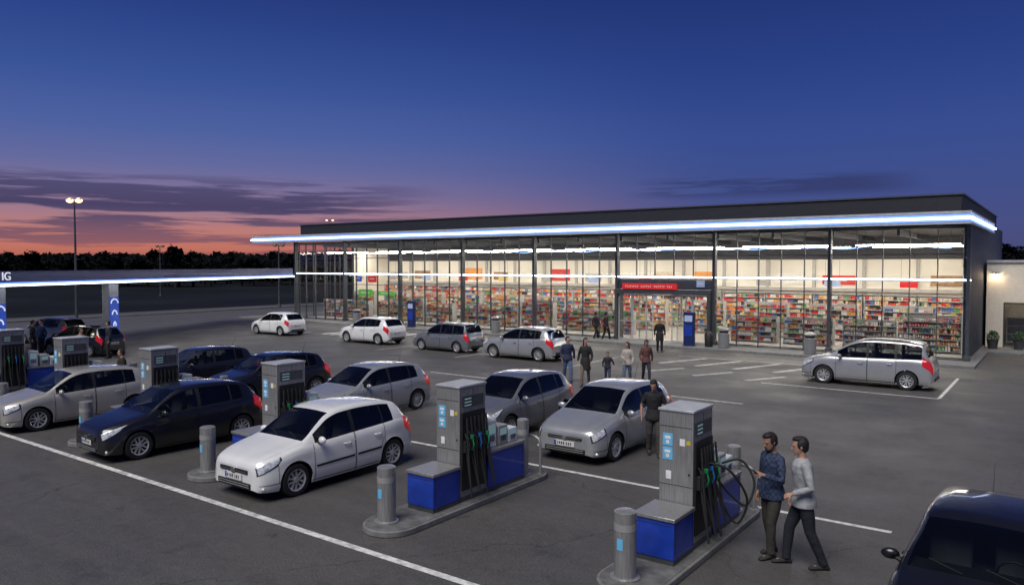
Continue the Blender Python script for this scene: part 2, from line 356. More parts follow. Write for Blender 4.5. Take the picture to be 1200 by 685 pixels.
for k in range(16):
    x = XR-.5-k*2.72
    mb = MB(); mb.b2(x-.09, x+.09, 46.36, 46.498, 2.803, 4.45); sb('pilaster', MT['greyw'], mb)
    if k % 3 != 1:
        mm = [MT['wood'], MT['greyw'], PC[0], PC[3], MT['wood'], PC[1], PC[8]][k % 7]
        mb = MB(); w_ = random.uniform(.6, 1.05); mb.b2(x-1.36-w_, x-1.36+w_, 46.44, 46.498, 3.0, random.uniform(3.5, 3.9)); pn = sb('wall_panel', mm, mb)
        mb = MB(); mb.b2(x-1.36-w_*.6, x-1.36+w_*.5, 46.425, 46.437, 3.2, 3.3); sb('panel_print', MT['dimwh'], mb, pn)
for k in range(12):
    x = XR-3-k*3.6; mb = MB(); mb.b2(x-.4, x+.4, 42.0, 42.03, 3.0, 3.3); pn = sb('hanging_sign', [MT['redsign'], MT['palepan'], MT['greyw'], PC[2]][k % 4], mb)
    for q in (-.35, .35): mb = MB(); mb.cyl((x+q, 42.015, 3.3), (x+q, 42.015, 5.7), .008, n=6); sb('wire', MT['mull'], mb, pn)
mb = MB(); mb.b2(XR-.2, XR, YF+.25, 57, .1, 6.25); sb('side_wall', MT['sidew'], mb)
mb = MB(); mb.b2(XR-.24, XR-.203, YF+.25, 46.45, .15, 5.6); sb('wall_lining', MT['cream'], mb)
mb = MB(); mb.b2(XL, XL+.2, YF+5.6, 57, .1, 6.25); sb('side_wall', MT['sidew'], mb)
mb = MB(); mb.b2(XL+.203, XL+.24, YF+5.6, 46.45, .15, 5.6); sb('wall_lining', MT['cream'], mb)
mb = MB(); mb.b2(XL+.06, XL+.08, YF+.15, YF+5.58, .16, 5.8); w = sb('window', MT['sglass'], mb, smooth=False)
mb = MB()
for q in range(5): mb.b2(XL+.02, XL+.12, YF+.2+q*1.33, YF+.25+q*1.33, .1, 5.8)
sb('mullion', MT['mull'], mb, w)
mb = MB(); mb.b2(XL, XR-.2, 56.8, 57, .1, 6.25); sb('rear_wall', MT['sidew'], mb)
mb = MB(); mb.b2(XL, XR-.2, YF+.1, 46.8, 5.7, 5.8); sb('ceiling', MT['ceil'], mb)
for k in range(1, 16):
    mb = MB(); mb.b2(XL+k*2.76, XL+k*2.76+.12, YF+.3, 46.4, 5.45, 5.695); sb('ceiling_beam', MT['mull'], mb)
mb = MB(); mb.b2(XL-.4, XR-.35, YF+.7, 57.2, 6.26, 7.15)
rf = sb('roof', MT['roof'], mb, bevel=.05)
mb = MB(); mb.b2(XL-.45, XR-.3, YF+.65, 57.25, 7.15, 7.22); sb('parapet', MT['steel_d'], mb, rf)
cp = MB(); cp.b2(-50.2, -3.12, 35.06, YF+.7, 5.86, 6.22); cp.b2(-3.3, -3.12, YF+.7, 47, 5.86, 6.22)
cpo = sb('canopy', MT['fascia'], cp, bevel=.02)
for z0, z1 in ((5.78, 5.86), (6.2, 6.3)):
    mb = MB(); mb.b2(-50.24, -3.06, 35.0, 35.055, z0, z1); mb.b2(-3.115, -3.06, 35.055, 47, z0, z1); sb('edge_trim', MT['alu'], mb, cpo)
mb = MB(); mb.b2(-50.2, -3.1, 35.03, 35.056, 5.88, 6.18); mb.b2(-3.116, -3.09, 35.06, 47, 5.88, 6.18); sb('halo_panel', MT['neon_halo'], mb, cpo)  # halo of the neon strip imitated by a glowing fascia backing
mb = MB(); mb.tube([(-50.3, 34.97, 6.02), (-3.03, 34.97, 6.02)], .05, 8); mb.tube([(-3.03, 34.97, 6.02), (-3.03, 47, 6.02)], .05, 8)
sb('neon_strip', MT['neon'], mb, cpo)
for k in range(NB*2):
    mb = MB(); xx = XL+BW*(k+.5)/2; mb.b2(xx-.12, xx+.12, 35.9, 36.14, 5.845, 5.857); sb('downlight', MT['down'], mb, cpo)
mb = MB()
mb.tube([(XL+.2, YF-.12, 3.5), (XR+.1, YF-.12, 3.5)], .032, 8)
sb('neon_strip', MT['neon'], mb)
mb = MB(); mb.tube([(-30+t*.25, YF+.45, 4.95+.05*sin(t*.25*1.4)+.03*sin(t*.25*3.1)) for t in range(105)], .022, 6); sb('wavy_reflection', M('neon_reflection', (.2, .35, 1), emit=2.6, ecol=(.25, .45, 1)), mb)  # added glowing tube stands in for the wavy reflection in the glass
for k in range(NB+1):
    x = XL+BW*k; mb = MB(); mb.b2(x-.07, x+.07, YF-.2, YF+.12, .1, 5.86); mb.b2(x-.12, x+.12, YF-.24, YF+.16, .1, .3); sb('column', MT['mull'], mb, bevel=.01)
for k in range(NB):
    x0, x1 = XL+BW*k+.07, XL+BW*(k+1)-.07
    ent = (k == 5)
    mb = MB(); mb.b2(x0, x1, YF-.01, YF+.01, 3.42 if ent else .16, 5.8); w = sb('window', MT['sglass'], mb, smooth=False)
    mb = MB()
    zs = (3.42, 4.6, 5.78) if ent else (.18, 2.75, 3.45, 4.6, 5.78)
    for z in zs: mb.b2(x0, x1, YF-.05, YF+.06, z-.02, z+.02)
    for q in (1, 2, 3, 4):
        xx = x0+(x1-x0)*q/5; mb.b2(xx-.017, xx+.017, YF-.06, YF+.055, zs[0]+.035 if ent else .1, 5.8)
    sb('mullion', MT['mull'], mb, w)
for k in range(NB):
    x = XL+BW*(k+.5)
    for yy in (39.6, 43.6):
        mb = MB(); mb.b2(x-2.2, x+2.2, yy-.10, yy+.10, 5.06, 5.1, 0); mb.b2(x-2.25, x+2.25, yy-.16, yy+.16, 5.103, 5.16, 1)
        for q in (-1.8, 1.8): mb.cyl((x+q, yy, 5.16), (x+q, yy, 5.7), .012, n=6, mi=1)
        sb('ceiling_light', [MT['tube'], MT['mull']], mb, smooth=False)
ex0, ex1 = XL+BW*5+.07, XL+BW*6-.07
mb = MB(); mb.b2(ex0, ex1, YF-.5, YF+.3, 2.6, 2.85); mb.b2(ex0, ex0+.14, YF-.5, YF+.3, .1, 2.6); mb.b2(ex1-.14, ex1, YF-.5, YF+.3, .1, 2.6); sb('entrance_frame', MT['steel_d'], mb, bevel=.01)
mb = MB(); mb.b2(ex0, ex1, YF-.03, YF+.03, 2.86, 3.38, 0); sb('transom_panel', MT['mull'], mb)
dw = (ex1-ex0-.28)/6
for q in range(6):
    a = ex0+.14+dw*q+.01; b = a+dw-.02; yy = YF-.3+(.08 if q in (2, 3) else 0)
    if q in (2,): a -= dw*.6; b -= dw*.6
    if q in (3,): a += dw*.6; b += dw*.6
    mb = MB(); mb.b2(a+.05, b-.05, yy-.008, yy+.008, .2, 2.5); d = sb('door', MT['sglass'], mb, smooth=False)
    mb = MB(); mb.b2(a, a+.05, yy-.025, yy+.025, .12, 2.58); mb.b2(b-.05, b, yy-.025, yy+.025, .12, 2.58); mb.b2(a+.05, b-.05, yy-.025, yy+.025, 2.5, 2.58); mb.b2(a+.05, b-.05, yy-.025, yy+.025, .12, .2); mb.b2(a+.05, b-.05, yy-.02, yy+.02, 1.1, 1.15); sb('door_frame', MT['alu'], mb, d)
mb = MB(); mb.b2(-19.3, -16.2, YF-.56, YF-.42, 2.86, 3.16); sg = sb('sign', MT['redsign'], mb)
mb = MB(); x = -19.1
while x < -16.45:
    w = random.uniform(.05, .09)
    if random.random() < .85: mb.b2(x, x+w*.4, YF-.575, YF-.562, 2.96, 3.05); mb.b2(x, x+w, YF-.574, YF-.561, 3.03, 3.05) if random.random() < .6 else mb.b2(x, x+w, YF-.574, YF-.561, 2.96, 2.98)
    x += w+.035
sb('sign_lettering', MT['dimwh'], mb, sg, smooth=False)
for (px, w, z0, z1, mt) in ((432, .8, 2.9, 3.38, 'redsign'), (416, .6, 2.95, 3.36, 'blsign'), (448, 1.6, 2.0, 2.3, 'grsign'), (424, 1.4, 1.9, 2.4, 'grsign'), (822, .42, 3.0, 3.34, 'palepan')):
    k = (px-600)/FPX; d_ = YF/(cos(YAW)+sin(YAW)*k); x = d_*(-sin(YAW)+cos(YAW)*k)
    yy = YF+.35 if px < 700 else YF-.1
    mb = MB(); mb.b2(x-w/2, x+w/2, yy-.03, yy+.03, z0, z1); s_ = sb('sign', MT[mt], mb)
    mb = MB(); mb.b2(x-w*.3, x+w*.3, yy-.045, yy-.032, z0+(z1-z0)*.45, z0+(z1-z0)*.62); sb('sign_lettering', MT['dimwh'], mb, s_)

# shelves and products
prods = []
def rack(x, y, w, h, n, label, depth=.45):
    t = empty('shelf_rack', (x, y, .14), label=label, cat='shelf', group='display shelves inside the shop')
    mb = MB(); mb.b2(-w/2, w/2, depth/2-.03, depth/2, 0, h); mb.b2(-w/2, -w/2+.04, -depth/2, depth/2-.03, 0, h); mb.b2(w/2-.04, w/2, -depth/2, depth/2-.03, 0, h); mb.build('rack_frame', MT['shelf'], t, smooth=False)
    for i in range(n):
        z = .1+(h-.12)*i/n
        mb = MB(); mb.b2(-w/2+.04, w/2-.04, -depth/2, depth/2-.03, z-.03, z); mb.b2(-w/2+.04, w/2-.04, -depth/2-.012, -depth/2, z-.035, z+.008); mb.build('shelf', MT['shelf'], t, smooth=False)
        gap = (h-.15)/n
        xx = -w/2+.06; c = random.randrange(8); run = 0
        while xx < w/2-.12:
            if run <= 0: run = random.randint(1, 3); c = random.choice((0, 0, 0, 1, 1, 2, 3, 3, 3, 4, 5, 6, 7, 8, 8, 9)); pw = random.uniform(.06, .13); ph = gap*random.uniform(.45, .88); sh = random.random()
            prods.append((x+xx+pw/2, y-depth/2+.13, .14+z, pw*.84, .2, ph*random.uniform(.9, 1), c, sh, label)); xx += pw+.01; run -= 1
            if random.random() < .05: xx += .1
names_ = ['first', 'second', 'third', 'fourth', 'fifth', 'sixth', 'seventh', 'eighth', 'ninth', 'tenth', 'eleventh', 'twelfth', 'thirteenth', 'fourteenth', 'fifteenth', 'sixteenth', 'seventeenth', 'eighteenth', 'nineteenth', 'twentieth']
i = 0
for k in range(16):
    x = XR-1.6-k*2.72
    if ex0-.3 < x < ex1+.3: continue
    rack(x, 39.3+(.5 if k % 3 == 1 else 0), 2.4, 1.35 if k % 4 else 1.7, 5 if k % 4 else 6, 'low white display shelf by the glass front, %s from the right' % names_[i]); i += 1
for k in range(16):
    rack(XR-1.8-k*2.72, 46.15, 2.62, 2.35, 8, 'tall white shelf against the back wall, %s from the right' % names_[k])
for k in range(12):
    rack(XR-3-k*3.6, 42.6, 2.4, 1.9, 7, 'middle aisle white shelf in the shop, %s from the right' % names_[k])
prods.sort(key=lambda p: (p[0]**2+p[1]**2))
pm = {}
stuff = MB()
for i, (x, y, z, w, d, h, c, sh, lb) in enumerate(prods):
    if i < 290:
        kk = (c, int(w*60), int(h*25), sh < .4)
        if kk not in pm:
            mb = MB()
            if sh < .4: mb.lathe([(w*.42, 0), (w*.45, .02), (w*.45, h*.65), (w*.2, h*.82), (w*.2, h)], n=10)
            else: mb.b2(-w/2, w/2, -d/2, d/2, 0, h*.97, 0); mb.b2(-w*.35, w*.35, -d/2-.004, -d/2+.002, h*.3, h*.6, 1)
            me = mb.mesh('product', [PC[c], PC[3]]); pm[kk] = me
        o = bpy.data.objects.new('product_pack', pm[kk]); COL.objects.link(o); o.location = (x, y, z)
        tag(o, '%s %s on the %s' % (PCN[c], 'bottle' if sh < .4 else 'packet', lb.replace(' display', '').replace('low ', '')), 'product', 'packs on the shop shelves')
    else:
        stuff.b2(x-w/2, x+w/2, y-d/2, y+d/2, z, z+h, c)
tag(stuff.build('product_pack', PC, smooth=False), 'mass of coloured packs on the farther shop shelves', 'products', kind='stuff')

# annex
ax = empty('annex_building', (-3.2, 44.2, 0), label='low cream annex building at the right end of the shop', cat='building')
mb = MB(); mb.b2(0.03, .75, 0, .2, .1, 4.25); mb.b2(.75, 3.6, 0, .2, 2.3, 4.25); mb.b2(3.6, 20, 0, .2, .1, 4.25); mb.b2(.03, 20, .2, 12, 4.0, 4.2); mb.b2(.03, .2, .2, 12, .1, 4.0); mb.build('wall', MT['annex'], ax)
mb = MB(); mb.b2(0.02, 20, -.08, .3, 4.253, 4.38); mb.build('coping', MT['alu'], ax)
for xx in (.4, 3.0):
    mb = MB(); mb.b2(xx-.12, xx+.12, -.34, -.003, 3.7, 3.78); wl = mb.build('added_wall_lamp', MT['steel_d'], ax)  # lamp added to give the annex wall its warm light
    mb = MB(); mb.b2(xx-.1, xx+.1, -.32, -.12, 3.67, 3.697); mb.build('lamp_lens', MT['addedlamp'], wl)  # glowing lens of the added lamp
mb = MB(); mb.b2(.8, 3.55, .05, .07, .15, 2.25); w = mb.build('window', MT['sglass'], ax, smooth=False)
mb = MB()
for x in (.75, 1.65, 2.6, 3.55): mb.b2(x, x+.06, .02, .1, .1, 2.3)
mb.b2(.75, 3.61, .02, .1, 2.22, 2.3); mb.build('frame', MT['mull'], w)
mb = MB(); mb.b2(.4, 4, 2.5, 2.6, .1, 3.9); mb.build('inner_wall', MT['greyw'], ax)
mb = MB(); mb.b2(1, 3.4, 1.2, 1.3, 3.0, 3.05); mb.build('ceiling_light', MT['annexlamp'], ax)
rack(-3.2+1.9, 46.0, 2.2, 1.8, 4, 'white shelf behind the annex window')
def pot(x, y, label):
    t = empty('potted_shrub', (x, y, .1), label=label, cat='plant', group='potted shrubs by the annex')
    mb = MB(); mb.lathe([(.19, 0), (.25, .42), (.27, .45), (.24, .45), (.22, .38)], n=16); mb.build('pot', MT['steel_d'], t)
    mb = MB()
    for i in range(420):
        a = random.uniform(0, 2*pi); e = random.uniform(-.3, 1.5); r = random.uniform(.14, .3)
        p = Vector((cos(a)*cos(e)*r, sin(a)*cos(e)*r, .55+sin(e)*r*1.1)); n = Vector((random.gauss(0, 1), random.gauss(0, 1), random.gauss(0, 1))).normalized()*.04; m_ = n.orthogonal()*.5
        mb.add([p-n, p+m_, p+n, p-m_], [(0, 1, 2, 3)])
    mb.build('foliage', MT['leaf2'], t, smooth=False)
pot(-2.8, 43.2, 'round shrub in dark pot, left one before the annex'); pot(-1.75, 43.4, 'round shrub in dark pot, right one before the annex')

def totem(x, y, label, h=1.7):
    t = empty('sign_totem', (x, y, .1), label=label, cat='sign', group='blue sign totems')
    mb = MB(); mb.b2(-.27, .27, -.12, .12, .04, h); mb.b2(-.32, .32, -.17, .17, 0, .04); mb.build('case', MT['totem'], t, bevel=.02)
    mb = MB(); mb.b2(-.2, .2, -.128, -.122, h*.72, h*.9); mb.build('lit_panel', MT['palepan'], t)
    mb = MB(); mb.b2(-.2, .2, -.128, -.122, h*.3, h*.62); mb.build('blue_panel', MT['blue'], t)
totem(-15.1, 35.6, 'dark blue sign totem right of the shop entrance'); totem(-34.2, 35.7, 'dark blue sign totem at the left part of the shop front')
def litter(x, y, label):
    t = empty('litter_bin', (x, y, .1), label=label, cat='bin', group='round steel bins along the shop front')
    mb = MB(); mb.lathe([(.24, 0), (.27, .03), (.27, .72), (.25, .74)], n=20); mb.build('body', MT['steel'], t)
    mb = MB(); mb.lathe([(.22, .742), (.22, .84)], n=20); mb.build('opening', MT['black'], t)
    mb = MB(); mb.lathe([(.28, .842), (.28, .9), (.12, 1.0), (.02, 1.01)], n=20); mb.build('lid', MT['steel'], t)
litter(-13.4, 35.8, 'steel litter bin just right of the blue totem'); litter(-9.3, 35.6, 'steel litter bin nearest the right end of the shop'); litter(-27.4, 35.8, 'steel litter bin left of the shop entrance'); litter(-39.6, 35.9, 'steel litter bin at the far left of the shop')
mb = MB(); mb.lathe([(.2, 0), (.22, .6), (.1, .75), (.02, .76)], n=16); tag(mb.build('waste_bin', MT['black'], None, loc=(-14.2, 35.9, .1)), 'small black bin between totem and steel bin', 'bin')

# ------------------------------------------------------------ left station canopy
p0 = D(-12, 29.6); p1 = D(343, 54)
cang = atan2(p1.y-p0.y, p1.x-p0.x); clen = (p1-p0).length
ca = empty('station_canopy', p0, cang, 'dark blue filling station canopy with a glowing white edge on the left', 'canopy')
mb = MB(); mb.b2(-8, clen, .05, 7, 3.32, 3.55); mb.build('roof_slab', MT['roof'], ca, bevel=.03)
mb = MB(); mb.b2(-8, clen+.02, -.02, .045, 3.27, 3.90); fa = mb.build('fascia', MT['navy'], ca, bevel=.01)
mb = MB(); mb.tube([(-8, -.06, 3.32), (clen+.05, -.06, 3.32)], .04, 8); mb.build('neon_strip', MT['neon'], ca)
mb = MB(); mb.b2(-8, clen+.03, -.035, -.022, 3.37, 3.44); mb.build('halo_panel', MT['neon_halo'], ca)  # neon halo on the fascia imitated by a thin glowing strip
text_mesh('IG', .46, MT['whsign'], 'fascia_lettering', ca, (.72, -.05, 3.67), (pi/2, 0, 0))
for k in range(6): mb = MB(); mb.b2(2+k*4, 2.6+k*4, 2, 2.6, 3.29, 3.315); mb.build('canopy_light', MT['down'], ca)
for px in (2, 136):
    kk = (px-600)/FPX
    best = min((abs((lambda w: (w.dot(RT)/(w.x*-sin(YAW)+w.y*cos(YAW))))(p0+(p1-p0)*t/200)-kk), t) for t in range(201))[1]
    lx = clen*best/200
    mb = MB(); mb.b2(lx-.32, lx+.32, .1, .5, 0, 3.31); c = mb.build('pillar', MT['alu'], ca, bevel=.02)
    mb = MB(); mb.b2(lx-.3, lx+.3, .085, .097, .9, 2.6); mb.build('poster_panel', MT['blsign'], c)
    for j in range(3):
        mb = MB(); mb.tube([(lx+(.08+.08*j)*cos(a/8*pi)*1.0, .08, 1.2+.55*j+.2*sin(a/8*pi)) for a in range(9)], .03, 6)
        mb.build('poster_mark', MT['whsign'], c)

def lamp(loc, h, label, lit=True, arm=.9, sc=1, ls=1.0):
    t = empty('street_lamp', loc, YAW, label, 'street lamp', 'tall lamp posts')
    mb = MB(); mb.tube([(0, 0, 0), (0, 0, h*.5), (0, 0, h)], [.11*sc, .08*sc, .05*sc], 12); mb.lathe([(.2*sc, 0), (.2*sc, .05), (.14*sc, .3), (.1*sc, .3)], n=12); mb.build('pole', MT['steel_d'], t)
    for s in (-1, 1):
        mb = MB(); mb.tube([(0, 0, h-.1), (s*arm*.4, 0, h), (s*arm*.6, 0, h+.03)], .035*sc, 8); a_ = mb.build('arm', MT['steel_d'], t)
        mb = MB(); mb.box((s*arm*.75, 0, h+.06), (.42*sc, .3*sc, .08*sc)); hd = mb.build('lamp_head', MT['steel_d'], t, bevel=.03)
        mb = MB(); mb.ell((s*arm*.75, 0, h-.04*sc), (.22*sc*ls, .16*sc*ls, .15*sc*ls)); mb.build('lens', MT['lampw'] if lit else MT['grey_pl'], hd)
lamp(D(89, 54), 8.75, 'tall lit twin-head lamp post left of the sunset', True, .42, 1, 1.2); lamp(D(188, 100), 6.6, 'thin unlit lamp post far off before the trees', False, .5); lamp(D(327, 75), 6.1, 'thin unlit lamp post left of the shop corner', False, .5)
lamp(D(387, 85), 9.15, 'lit twin-head lamp showing above the shop roof', True, .45, .6)

def crown(mb, c, r, n, s):
    lobes = [(Vector((random.gauss(0, .45)*r[0], random.gauss(0, .45)*r[1], random.uniform(-.5, .6)*r[2])), random.uniform(.3, .6)) for _ in range(9)]
    for i in range(n):
        l, q = random.choice(lobes); v = Vector((random.gauss(0, 1), random.gauss(0, 1), random.gauss(0, 1))).normalized()*random.uniform(.4, 1)
        p = Vector(c)+l+Vector((v.x*r[0]*q, v.y*r[1]*q, v.z*r[2]*q)); a = Vector((random.gauss(0, 1), random.gauss(0, 1), random.gauss(0, 1))).normalized()*s*random.uniform(.6, 1.3); b = a.orthogonal().normalized()*a.length*.7
        mb.add([p-a, p+b, p+a, p-b], [(0, 1, 2, 3)])
protos = []
for k in range(4):
    t = empty('tree', (0, 0, 0)); h = (7, 6, 8, 6.5)[k]; wd = (3, 3.6, 1.5, 3)[k]
    mb = MB(); mb.tube([(0, 0, 0), (.1, 0, h*.4), (0, .1, h*.85)], [.28, .2, .05], 8)
    for j in range(5):
        a = random.uniform(0, 6.3); mb.tube([(0.05, 0, h*(.3+.08*j)), (cos(a)*wd*.5, sin(a)*wd*.5, h*(.45+.1*j))], [.09, .02], 6)
    mb.build('trunk', MT['bark'], t)
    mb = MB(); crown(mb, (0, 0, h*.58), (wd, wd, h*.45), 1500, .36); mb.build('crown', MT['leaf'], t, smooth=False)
    protos.append(t)
def place_tree(px, d, k, sc, grp, lb):
    o = protos[k] if not protos[k].get('used') else copy_tree(protos[k]); protos[k]['used'] = 1
    o.location = D(px, d); o.rotation_euler.z = random.uniform(0, 6); o.scale = (sc,)*3; tag(o, lb, 'tree', grp)
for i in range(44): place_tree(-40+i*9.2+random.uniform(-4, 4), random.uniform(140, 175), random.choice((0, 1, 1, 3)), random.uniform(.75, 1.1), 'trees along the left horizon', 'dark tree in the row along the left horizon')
for i in range(12): place_tree(1168+i*10, random.uniform(95, 120), random.choice((0, 1, 3)), random.uniform(.8, 1.05), 'trees behind the annex', 'dark tree behind the cream annex')
for p in protos:
    if 'used' in p: del p['used']
o = copy_tree(protos[2]) if protos[2].get('label') else protos[2]
o.location = D(206, 138); o.scale = (.95,)*3; tag(o, 'narrow tall tree standing out of the far tree row', 'tree')
mb = MB()
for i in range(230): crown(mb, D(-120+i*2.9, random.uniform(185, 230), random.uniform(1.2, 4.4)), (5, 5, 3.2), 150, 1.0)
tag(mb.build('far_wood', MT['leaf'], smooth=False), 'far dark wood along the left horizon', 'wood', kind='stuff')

# ------------------------------------------------------------ cars
KH = dict(L=3.95, rw=.305, ra=.355, xf=.76, xr=3.24,
    top=[(0, .62), (.02, .68), (.10, .745), (.35, .825), (.65, .89), (.93, .945), (1.02, .975), (1.35, 1.19), (1.68, 1.375), (1.95, 1.445), (2.4, 1.465), (3.0, 1.44), (3.42, 1.375), (3.52, 1.33), (3.78, 1.0), (3.86, .93), (3.92, .8), (3.95, .7)],
    sh=[(0, .55), (.03, .62), (.3, .725), (.95, .865), (1.7, .905), (3.0, .965), (3.5, .99), (3.78, .95), (3.88, .86), (3.95, .64)],
    bot=[(0, .24), (.06, .2), (.5, .17), (3.4, .18), (3.85, .24), (3.95, .3)],
    w=[(0, .56), (.02, .63), (.08, .71), (.2, .775), (.4, .82), (.75, .845), (2, .85), (3.2, .845), (3.6, .80), (3.82, .75), (3.92, .69), (3.95, .63)],
    wr=[(0, .48), (.1, .59), (.5, .68), (1.0, .71), (1.7, .595), (2.3, .595), (3.3, .57), (3.75, .62), (3.95, .54)],
    cowl=1.0, ws=1.72, g0=1.22, g1=3.30, pil=[(2.14, 2.23), (2.98, 3.02)], rw0=3.47, rw1=3.77, doors=[(1.17, 2.18), (2.2, 3.0)], mir=1.30)
KM = dict(L=4.2, rw=.315, ra=.365, xf=.80, xr=3.42,
    top=[(0, .64), (.02, .70), (.10, .79), (.35, .90), (.65, .985), (.90, 1.03), (1.0, 1.06), (1.35, 1.30), (1.70, 1.50), (2.0, 1.59), (2.5, 1.62), (3.3, 1.60), (3.75, 1.55), (3.86, 1.50), (4.04, 1.08), (4.10, 1.0), (4.17, .85), (4.2, .72)],
    sh=[(0, .58), (.03, .64), (.3, .77), (.95, .93), (1.7, .955), (3.0, .99), (3.8, 1.01), (4.05, .97), (4.13, .86), (4.2, .64)],
    bot=[(0, .25), (.06, .2), (.5, .18), (3.6, .19), (4.1, .24), (4.2, .3)],
    w=[(0, .56), (.02, .64), (.08, .72), (.2, .785), (.4, .83), (.75, .85), (2, .86), (3.4, .855), (3.9, .82), (4.1, .77), (4.17, .7), (4.2, .62)],
    wr=[(0, .48), (.1, .60), (.5, .69), (1.0, .73), (1.75, .62), (2.3, .62), (3.6, .61), (4.0, .66), (4.2, .55)],
    cowl=1.0, ws=1.76, g0=1.25, g1=3.85, pil=[(2.16, 2.25), (3.04, 3.12)], rw0=3.84, rw1=4.03, doors=[(1.2, 2.2), (2.22, 3.1)], mir=1.34)
PF = curve([(-.3, .90), (0, .93), (.08, .975), (.3, 1.0), (.55, .997), (.62, .985), (.85, .972), (1.0, .93)])
TT = [0, .05, .14, .28, .42, .56, .7, .84, 1]
def make_car(K, pm_, loc, rz, label, name='parked_car', group='cars on the forecourt', scale=1, rails=False, strip=False, antenna=True, nspoke=5, face=0):
    L = K['L']; ft, fs, fb, fw, fr = [curve(K[k]) for k in ('top', 'sh', 'bot', 'w', 'wr')]
    rw, ra = K['rw'], K['ra']
    def sec(x):
        w = fw(x); zs = fs(x); zt = max(ft(x), zs+.02); wr = min(fr(x), w*.9); zb = fb(x)
        for xw in (K['xf'], K['xr']):
            dx = abs(x-xw)
            if dx < ra: zb = max(zb, rw+sqrt(ra*ra-dx*dx))
        zb = min(zb, zs-.06); s = max(0, min(1, (zt-zs)/.35))
        P = [(0, zb), (w*.5, zb), (w*.82, zb)]
        for t in TT:
            z = zb+(zs-zb)*t; P.append((w*PF((z-.18)/(zs-.18)), z))
        gb = (w*.915, zs+.012); gt = (wr, zt-.055*s-.004)
        for t in (0, .05, .5, .93, 1):
            P.append((gb[0]+(gt[0]-gb[0])*t+.022*s*sin(pi*t), gb[1]+(gt[1]-gb[1])*t))
        re = (wr-.055, zt-.02*s-.001*1); P.append(re)
        for t in (.25, .5, .75, 1): P.append((re[0]*(1-t), re[1]+(zt-re[1])*(1-(1-t)**2)))
        return P
    def Pt(x, v, s=1):
        P = sec(x); v = max(0, min(len(P)-1.0001, v)); j = int(v); t = v-j
        return Vector((L/2-x, s*(P[j][0]*(1-t)+P[j+1][0]*t), P[j][1]*(1-t)+P[j+1][1]*t))
    def patch(mb, x0, x1, vlo, vhi, nx, nv, off, s, mi=0):
        rows = []
        for i in range(nx+1):
            t = i/nx; x = x0+(x1-x0)*t; a, b = vlo(t), vhi(t); row = []
            for j in range(nv+1):
                v = a+(b-a)*j/nv; p = Pt(x, v, s); nrm = (Pt(x+.01, v, s)-Pt(x-.01, v, s)).cross(Pt(x, v+.2, s)-Pt(x, v-.2, s))
                if nrm.length < 1e-9: nrm = Vector((0, s, 0))
                nrm.normalize()
                if nrm.y*s < 0 and abs(nrm.y) > .1 or (abs(nrm.y) <= .1 and nrm.z < 0): nrm = -nrm
                row.append(p+nrm*off)
            rows.append(row)
        n_ = nv+1
        vs = [p for r in rows for p in r]; fs_ = []
        for i in range(nx):
            for j in range(nv):
                q = (i*n_+j, (i+1)*n_+j, (i+1)*n_+j+1, i*n_+j+1); fs_.append(q if s > 0 else q[::-1])
        mb.add(vs, fs_, mi)
    xs = set([i*L/44 for i in range(45)])
    for xw in (K['xf'], K['xr']):
        xs = {x for x in xs if abs(x-xw) > ra+.01}
        xs |= {xw+ra*cos(pi*i/16) for i in range(17)} | {xw-ra-.002, xw+ra+.002}
    xs |= {.01, .03, .06, .12, K['cowl'], K['ws'], K['g0'], K['g1'], K['rw0'], K['rw1'], L-.015, L-.04, L-.08, L-.13}
    for a, b in K['pil']+K['doors']: xs |= {a, b}
    xs = sorted(xs); xs2 = [xs[0]]
    for x in xs[1:]:
        if x-xs2[-1] > .0015: xs2.append(x)
    xs = xs2; SE = [sec(x) for x in xs]; NJ = len(SE[0])
    cats = {}
    def cat(xm, j, s):
        if j <= 2: return 'under'
        inp = any(a <= xm <= b for a, b in K['pil'])
        if 12 <= j <= 14 and K['g0'] < xm < K['g1']:
            if j == 12 or inp: return 'trim%d' % s
            i_ = sum(xm > b for a, b in K['pil']); return 'side%d%d' % (i_, s)
        if j >= 17 and K['cowl'] < xm < K['ws']: return 'wind'
        if j >= 17 and K['rw0'] < xm < K['rw1']: return 'rear'
        if 4 <= j <= 11:
            for i_, (a, b) in enumerate(K['doors']):
                if a < xm < b: return 'door%d%d' % (i_, s)
        if j >= 16 and .16 < xm < K['cowl']: return 'bonnet'
        return 'body'
    for s in (1, -1):
        for i in range(len(xs)-1):
            xm = (xs[i]+xs[i+1])/2
            for j in range(NJ-1):
                c = cat(xm, j, s); q = [(i, j), (i+1, j), (i+1, j+1), (i, j+1)]
                if s < 0: q = q[::-1]
                cats.setdefault(c, []).append((s, q))
    def grid(cn):
        mb = MB(); ids = {}
        for s, q in cats.get(cn, []):
            f = []
            for (i, j) in q:
                k = (i, j, s if SE[i][j][0] > 1e-6 else 0)
                if k not in ids: ids[k] = len(mb.v); mb.v.append(Vector((L/2-xs[i], s*SE[i][j][0], SE[i][j][1])))
                f.append(ids[k])
            mb.f.append(f); mb.m.append(0)
        return mb
    t = empty(name, loc, rz, label, 'car', group); t.scale = (scale,)*3
    b = grid('body')
    for i, sgn in ((0, 1), (len(xs)-1, -1)):
        P = SE[i]; ring = [(L/2-xs[i], y, z) for y, z in P]+[(L/2-xs[i], -y, z) for y, z in P[::-1] if y > 1e-6]
        b.add(ring, [tuple(range(len(ring)))[::sgn]])
    body = b.build('body', pm_, t, ang=50)
    grid('under').build('underbody', MT['black'], t); bn = grid('bonnet').build('bonnet', pm_, t)
    m = MB()
    for s in (1, -1): patch(m, .17, K['cowl']-.02, lambda q: 15.75, lambda q: 15.95, 10, 1, .003, s)
    m.build('bonnet_seam', MT['black'], bn)
